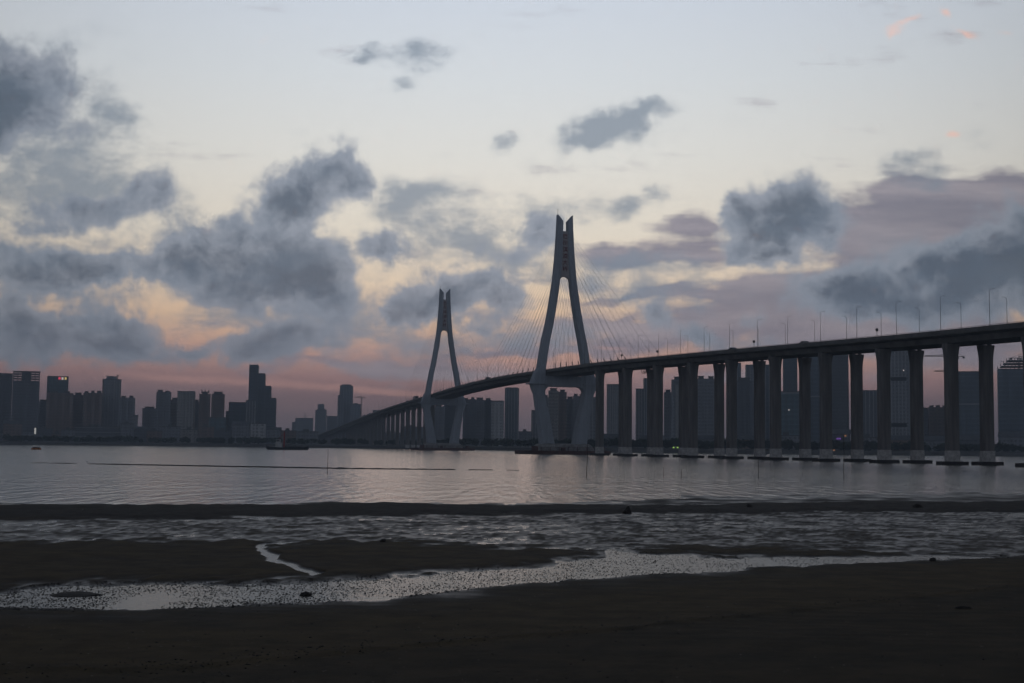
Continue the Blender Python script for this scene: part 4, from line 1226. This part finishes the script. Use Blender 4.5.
# --- low buildings along the left shore
low = [(-14, 4, 433, 'fG', 'low grey building at the left end of the shore'),
       (4, 22, 424, 'fB', 'low rounded brown block below the tower with the open frame crown'),
       (22, 34, 432, 'fG', 'small house left of the bright white shore light'),
       (37, 52, 429, 'fD', 'dark low block right of the bright white shore light'),
       (52, 64, 434, 'fB', 'small brown building below the tower with the lit characters'),
       (62, 76, 430, 'fG', 'grey shed at the left end of the long striped building'),
       (121, 133, 424, 'fG', 'grey block at the right end of the long striped building'),
       (134, 147, 429, 'fD', 'dark low block under the gap in the left skyline'),
       (147, 162, 431, 'fB', 'low brown building below the peaked apartment towers'),
       (163, 180, 427, 'fG', 'low grey building below the flat-topped apartment tower'),
       (182, 198, 430, 'fW', 'pale low building left of the three-pinnacle tower'),
       (199, 214, 427, 'fB', 'low brown building below the three-pinnacle tower'),
       (216, 232, 431, 'fD', 'dark low building below the teal glass block'),
       (233, 250, 425, 'fG', 'grey low block at the foot of the wide slab building'),
       (251, 266, 424, 'fL', 'pale low building at the foot of the stepped skyscraper'),
       (267, 281, 430, 'fG', 'low grey building behind the moored barge'),
       (281, 296, 431, 'fB', 'low brown building right of the stepped skyscraper'),
       (297, 318, 432, 'fG', 'low grey building right of the barge near the bridge end')]
for L, Rr, tp, m_, lab in low:
    B(L, Rr, tp, shoreD((L + Rr) / 2) + 52, 'low', lab, m_=m_)
B(76, 120, 427, shoreD(98) + 50, 'low', 'long low building with pale horizontal stripes on the left shore', m_='fD', strips=3, roof='flat')
low2 = [(600, 622, 438, 'fD', 'low dark building at the waterside right of the front bridge tower', []),
        (640, 664, 440, 'fG', 'low grey building left of the green shore lights', []),
        (698, 716, 439, 'fD', 'low dark building in the clear gap of the pier row', []),
        (738, 760, 440, 'fB', 'low brown building below the two slim towers', []),
        (776, 800, 436, 'fG', 'low grey building in front of the glass podium', []),
        (826, 850, 434, 'fD', 'low dark building with purple and orange lit signs', [(839, 438.7, 4.4, 1.5, 'g_purple'), (845.6, 435.8, 1.7, 1.7, 'g_orange')]),
        (857, 880, 438, 'fG', 'low grey building with two small white lit signs', [(866.5, 446.2, 1.2, 1.0, 'g_pale'), (869.5, 446.2, 1.2, 1.0, 'g_pale')]),
        (886, 910, 440, 'fB', 'low brown building below the tower with two dark floors', []),
        (922, 948, 441, 'fG', 'low grey building below the lumpy-roofed apartments', []),
        (958, 984, 440, 'fD', 'low dark building below the broad flat-topped slate tower', []),
        (1000, 1030, 437, 'fG', 'low grey building below the unfinished tower', [])]
for L, Rr, tp, m_, lab, li in low2:
    B(L, Rr, tp, shoreD((L + Rr) / 2) + 48, 'low', lab, m_=m_, lights=li)

# shore lights
def shore_light(px, ytop, ybot, wpx, gm, label, cat='lamp'):
    D = shoreD(px) + 8
    p = at(px, (ytop + ybot) / 2, D); k = D / F
    r = empty('shore_lamp' if cat == 'lamp' else 'lit_column_sign', (p.x, D, 2.5))
    zc = p.z - 2.5; h = (ybot - ytop) * k
    mb = MB(); mb.tube((0, 0, 0), (0, 0, max(.5, zc - h / 2)), .12); mb.build('post', M['steel'], r)
    mb = MB(); mb.box(-wpx * k / 2, wpx * k / 2, -.3, .3, zc - h / 2, zc + h / 2); mb.build('lamp_head' if cat == 'lamp' else 'lit_panel', M[gm], r)
    return tag(r, label, cat)
shore_light(35.2, 428, 434, 1.5, 'g_white', 'tall narrow bright white light on the left shore', 'lit sign')
shore_light(673.6, 446.8, 448.2, 1.6, 'g_green', 'left one of two yellow-green lights on the shore between piers')
shore_light(677.6, 446.8, 448.2, 1.6, 'g_green', 'right one of two yellow-green lights on the shore between piers')
shore_light(834, 449.6, 450.8, 2, 'g_orange', 'small red-orange light on the shore below the purple sign')

# tower cranes
def crane(px, ytop, D, jl, jr, label, base_y=None):
    k = D / F; p = at(px, ytop, D)
    r = empty('tower_crane', (p.x, D, 2.8)); H = p.z - 2.8
    mb = MB()
    for sx in (-.7, .7):
        for sy in (-.7, .7): mb.tube((sx, sy, 0), (sx, sy, H), .22, n=4)
    z = 0
    while z < H - 3:
        mb.tube((-.7, -.7, z), (.7, -.7, z + 3), .14, n=4); mb.tube((.7, .7, z), (-.7, .7, z + 3), .14, n=4); z += 3
    mb.build('mast', M['crane'], r)
    mb = MB()
    a, b_ = (jl - px) * k, (jr - px) * k
    lng, sh = (a, b_) if abs(a) > abs(b_) else (b_, a)
    mb.tube((sh, 0, H), (lng, 0, H), .3, n=4); mb.tube((0, 0, H + 1.6), (lng * .95, 0, H + .5), .2, n=4)
    for i in range(12):
        x0 = lng * i / 12; x1 = lng * (i + .5) / 12
        mb.tube((x0, 0, H), (x1, 0, H + 1.6 - 1.1 * i / 12), .14, n=4)
    mb.build('jib', M['crane'], r)
    mb = MB(); mb.tube((0, 0, H), (0, 0, H + 3.5), .4, .2, n=4); mb.tube((0, 0, H + 3.4), (lng * .6, 0, H + .7), .1, n=4); mb.tube((0, 0, H + 3.4), (sh * .9, 0, H + .2), .1, n=4); mb.build('apex', M['crane'], r)
    mb = MB(); mb.box(min(sh * .8, sh), max(sh * .8, sh), -.8, .8, H - 1.6, H - .3); mb.build('counterweight', M['seawall'], r)
    mb = MB(); mb.box(.8, 2.2, -.8, .8, H - 2.2, H - .2); mb.build('cab', M['white'], r)
    return tag(r, label, 'crane')
crane(361.5, 397.5, 2260, 354.5, 365.5, 'tower crane behind the sloping far end of the bridge')
crane(956, 356.5, 1140, 924, 964.5, 'tower crane with its jib crossing the gap left of the tallest piers')
crane(951, 371.5, 1220, 934, 955, 'smaller tower crane with a thin jib, below and behind the taller crane jib')
crane(1019, 358, 1160, 1010, 1044, 'tower crane above the unfinished tower at the right edge')

# ------------------------------------------------------------------ barge, buoy, stakes
D = 760
p = at(287.5, 449.4, D)
r = empty('cargo_barge', (p.x, D, 0))
mb = MB(); Lh = 23.5 / 2
sec = lambda x, w, zt, zb: [(x, -w, zt), (x, -w * .85, zb), (x, w * .85, zb), (x, w, zt)]
mb.loft([sec(-Lh, 1.6, 2.5, .5), sec(-Lh + 2, 2.9, 1.9, -.4), sec(-4, 3.2, 1.35, -.4), (sec(6, 3.2, 1.3, -.4)), sec(Lh - 1.5, 3.0, 1.6, -.4), sec(Lh, 2.2, 1.9, .4)])
mb.build('hull', M['hull'], r)
mb = MB(); mb.box(-6.6, -3.2, -1.7, 1.7, 1.4, 4.0); mb.box(-6.2, -4.1, -1.3, 1.3, 4.003, 5.8); mb.build('wheelhouse', M['white'], r)
mb = MB(); mb.box(-6.0, -4.3, -1.33, -1.303, 4.7, 5.4); mb.build('window', M['glass'], r)
mb = MB(); mb.tube((-2.0, 0, 1.3), (-2.0, 0, 10.4), .5, .4); mb.tube((-2, 0, 9.6), (-6.5, 0, 4.2), .1); mb.tube((-2.7, 0, 8.3), (-1.3, 0, 8.3), .15); mb.build('mast', M['dark_red'], r)
mb = MB(); mb.tube((-2, 0, 2.4), (4.6, 0, 3.6), .15); mb.tube((-2, 0, 9.8), (4.6, 0, 3.6), .05); mb.build('derrick_boom', M['steel'], r)
mb = MB(); mb.box(-1.2, 8.2, -2.2, 2.2, 1.3, 1.95); mb.build('hatch', M['hull'], r)
tag(r, 'dark low cargo barge with a red mast moored off the left shore', 'barge')

g = ground_at(36.3, 449.7)
r = empty('mooring_buoy', (g.x, g.y, 0), .1)
k = g.y / F
mb = MB(); n = 16
Lb, rb = 9.4 * k / 2, 2.1 * k / 2
def bring(x, rr): return [(x, math.cos(2 * math.pi * i / n) * rr, rb * .75 + math.sin(2 * math.pi * i / n) * rr) for i in range(n)]
mb.loft([bring(-Lb, rb * .55), bring(-Lb * .9, rb * .95), bring(-Lb * .86, rb), bring(Lb * .86, rb), bring(Lb * .9, rb * .95), bring(Lb, rb * .55)])
mb.build('drum', M['orange'], r)
for x in (-.45, .45):
    mb = MB(); mb.loft([bring(Lb * x - .12, rb * 1.06), bring(Lb * x + .12, rb * 1.06)]); mb.build('hoop', M['black'], r)
mb = MB(); mb.box(-Lb * .7, Lb * .7, -.35, .35, rb * 1.74, rb * 1.74 + .3); mb.build('deck_plank', M['wood'], r)
tag(r, 'orange drum buoy floating off the left shore', 'buoy')

for px, y0, y1, lean, lab in ((327.5, 449, 473, .01, 'thin dark stake standing in the water right of the moored barge'),
                             (586.5, 441, 477, .03, 'thin leaning stake in the water in front of the front bridge tower'),
                             (758.5, 457, 478.7, .0, 'thin stake in the water below the middle of the pier row'),
                             (843.8, 434, 480.2, .01, 'tallest thin stake in the water, in front of the right piers'),
                             (663.7, 467, 477, .0, 'faint short stake in the water below the end of the stay cables'),
                             (681.5, 470, 477.5, .0, 'shortest stake in the water, right of the faint short one')):
    g = ground_at(px, y1); k = g.y / F
    h = (y1 - y0) * k
    r = empty('mooring_stake', (g.x, g.y, 0))
    mb = MB(); pts = [Vector((lean * h * f_ + .02 * math.sin(f_ * 9 + px), 0, -.5 + (h + .5) * f_)) for f_ in (0, .3, .6, 1)]
    for i in range(3): mb.tube(pts[i], pts[i + 1], .04 - .006 * i, .034 - .006 * i, 7)
    mb.build('pole', M['wood'], r)
    tag(r, lab, 'stake')

# ------------------------------------------------------------------ haze
mb = MB(); mb.box(-3800, 3800, -800, 3400, -1.7, 124)
hz = mb.build('haze', None)
hm = bpy.data.materials.new('haze'); hm.use_nodes = True
hm.node_tree.nodes.clear()
t = NT(hm.node_tree)
pv = t.new('ShaderNodeVolumePrincipled'); pv.inputs['Color'].default_value = (.72, .85, 1, 1); pv.inputs['Density'].default_value = .00031; pv.inputs['Anisotropy'].default_value = .1
ou = t.new('ShaderNodeOutputMaterial'); t.l.new(pv.outputs[0], ou.inputs['Volume'])
hz.data.materials.append(hm)
tag(hz, kind='stuff')
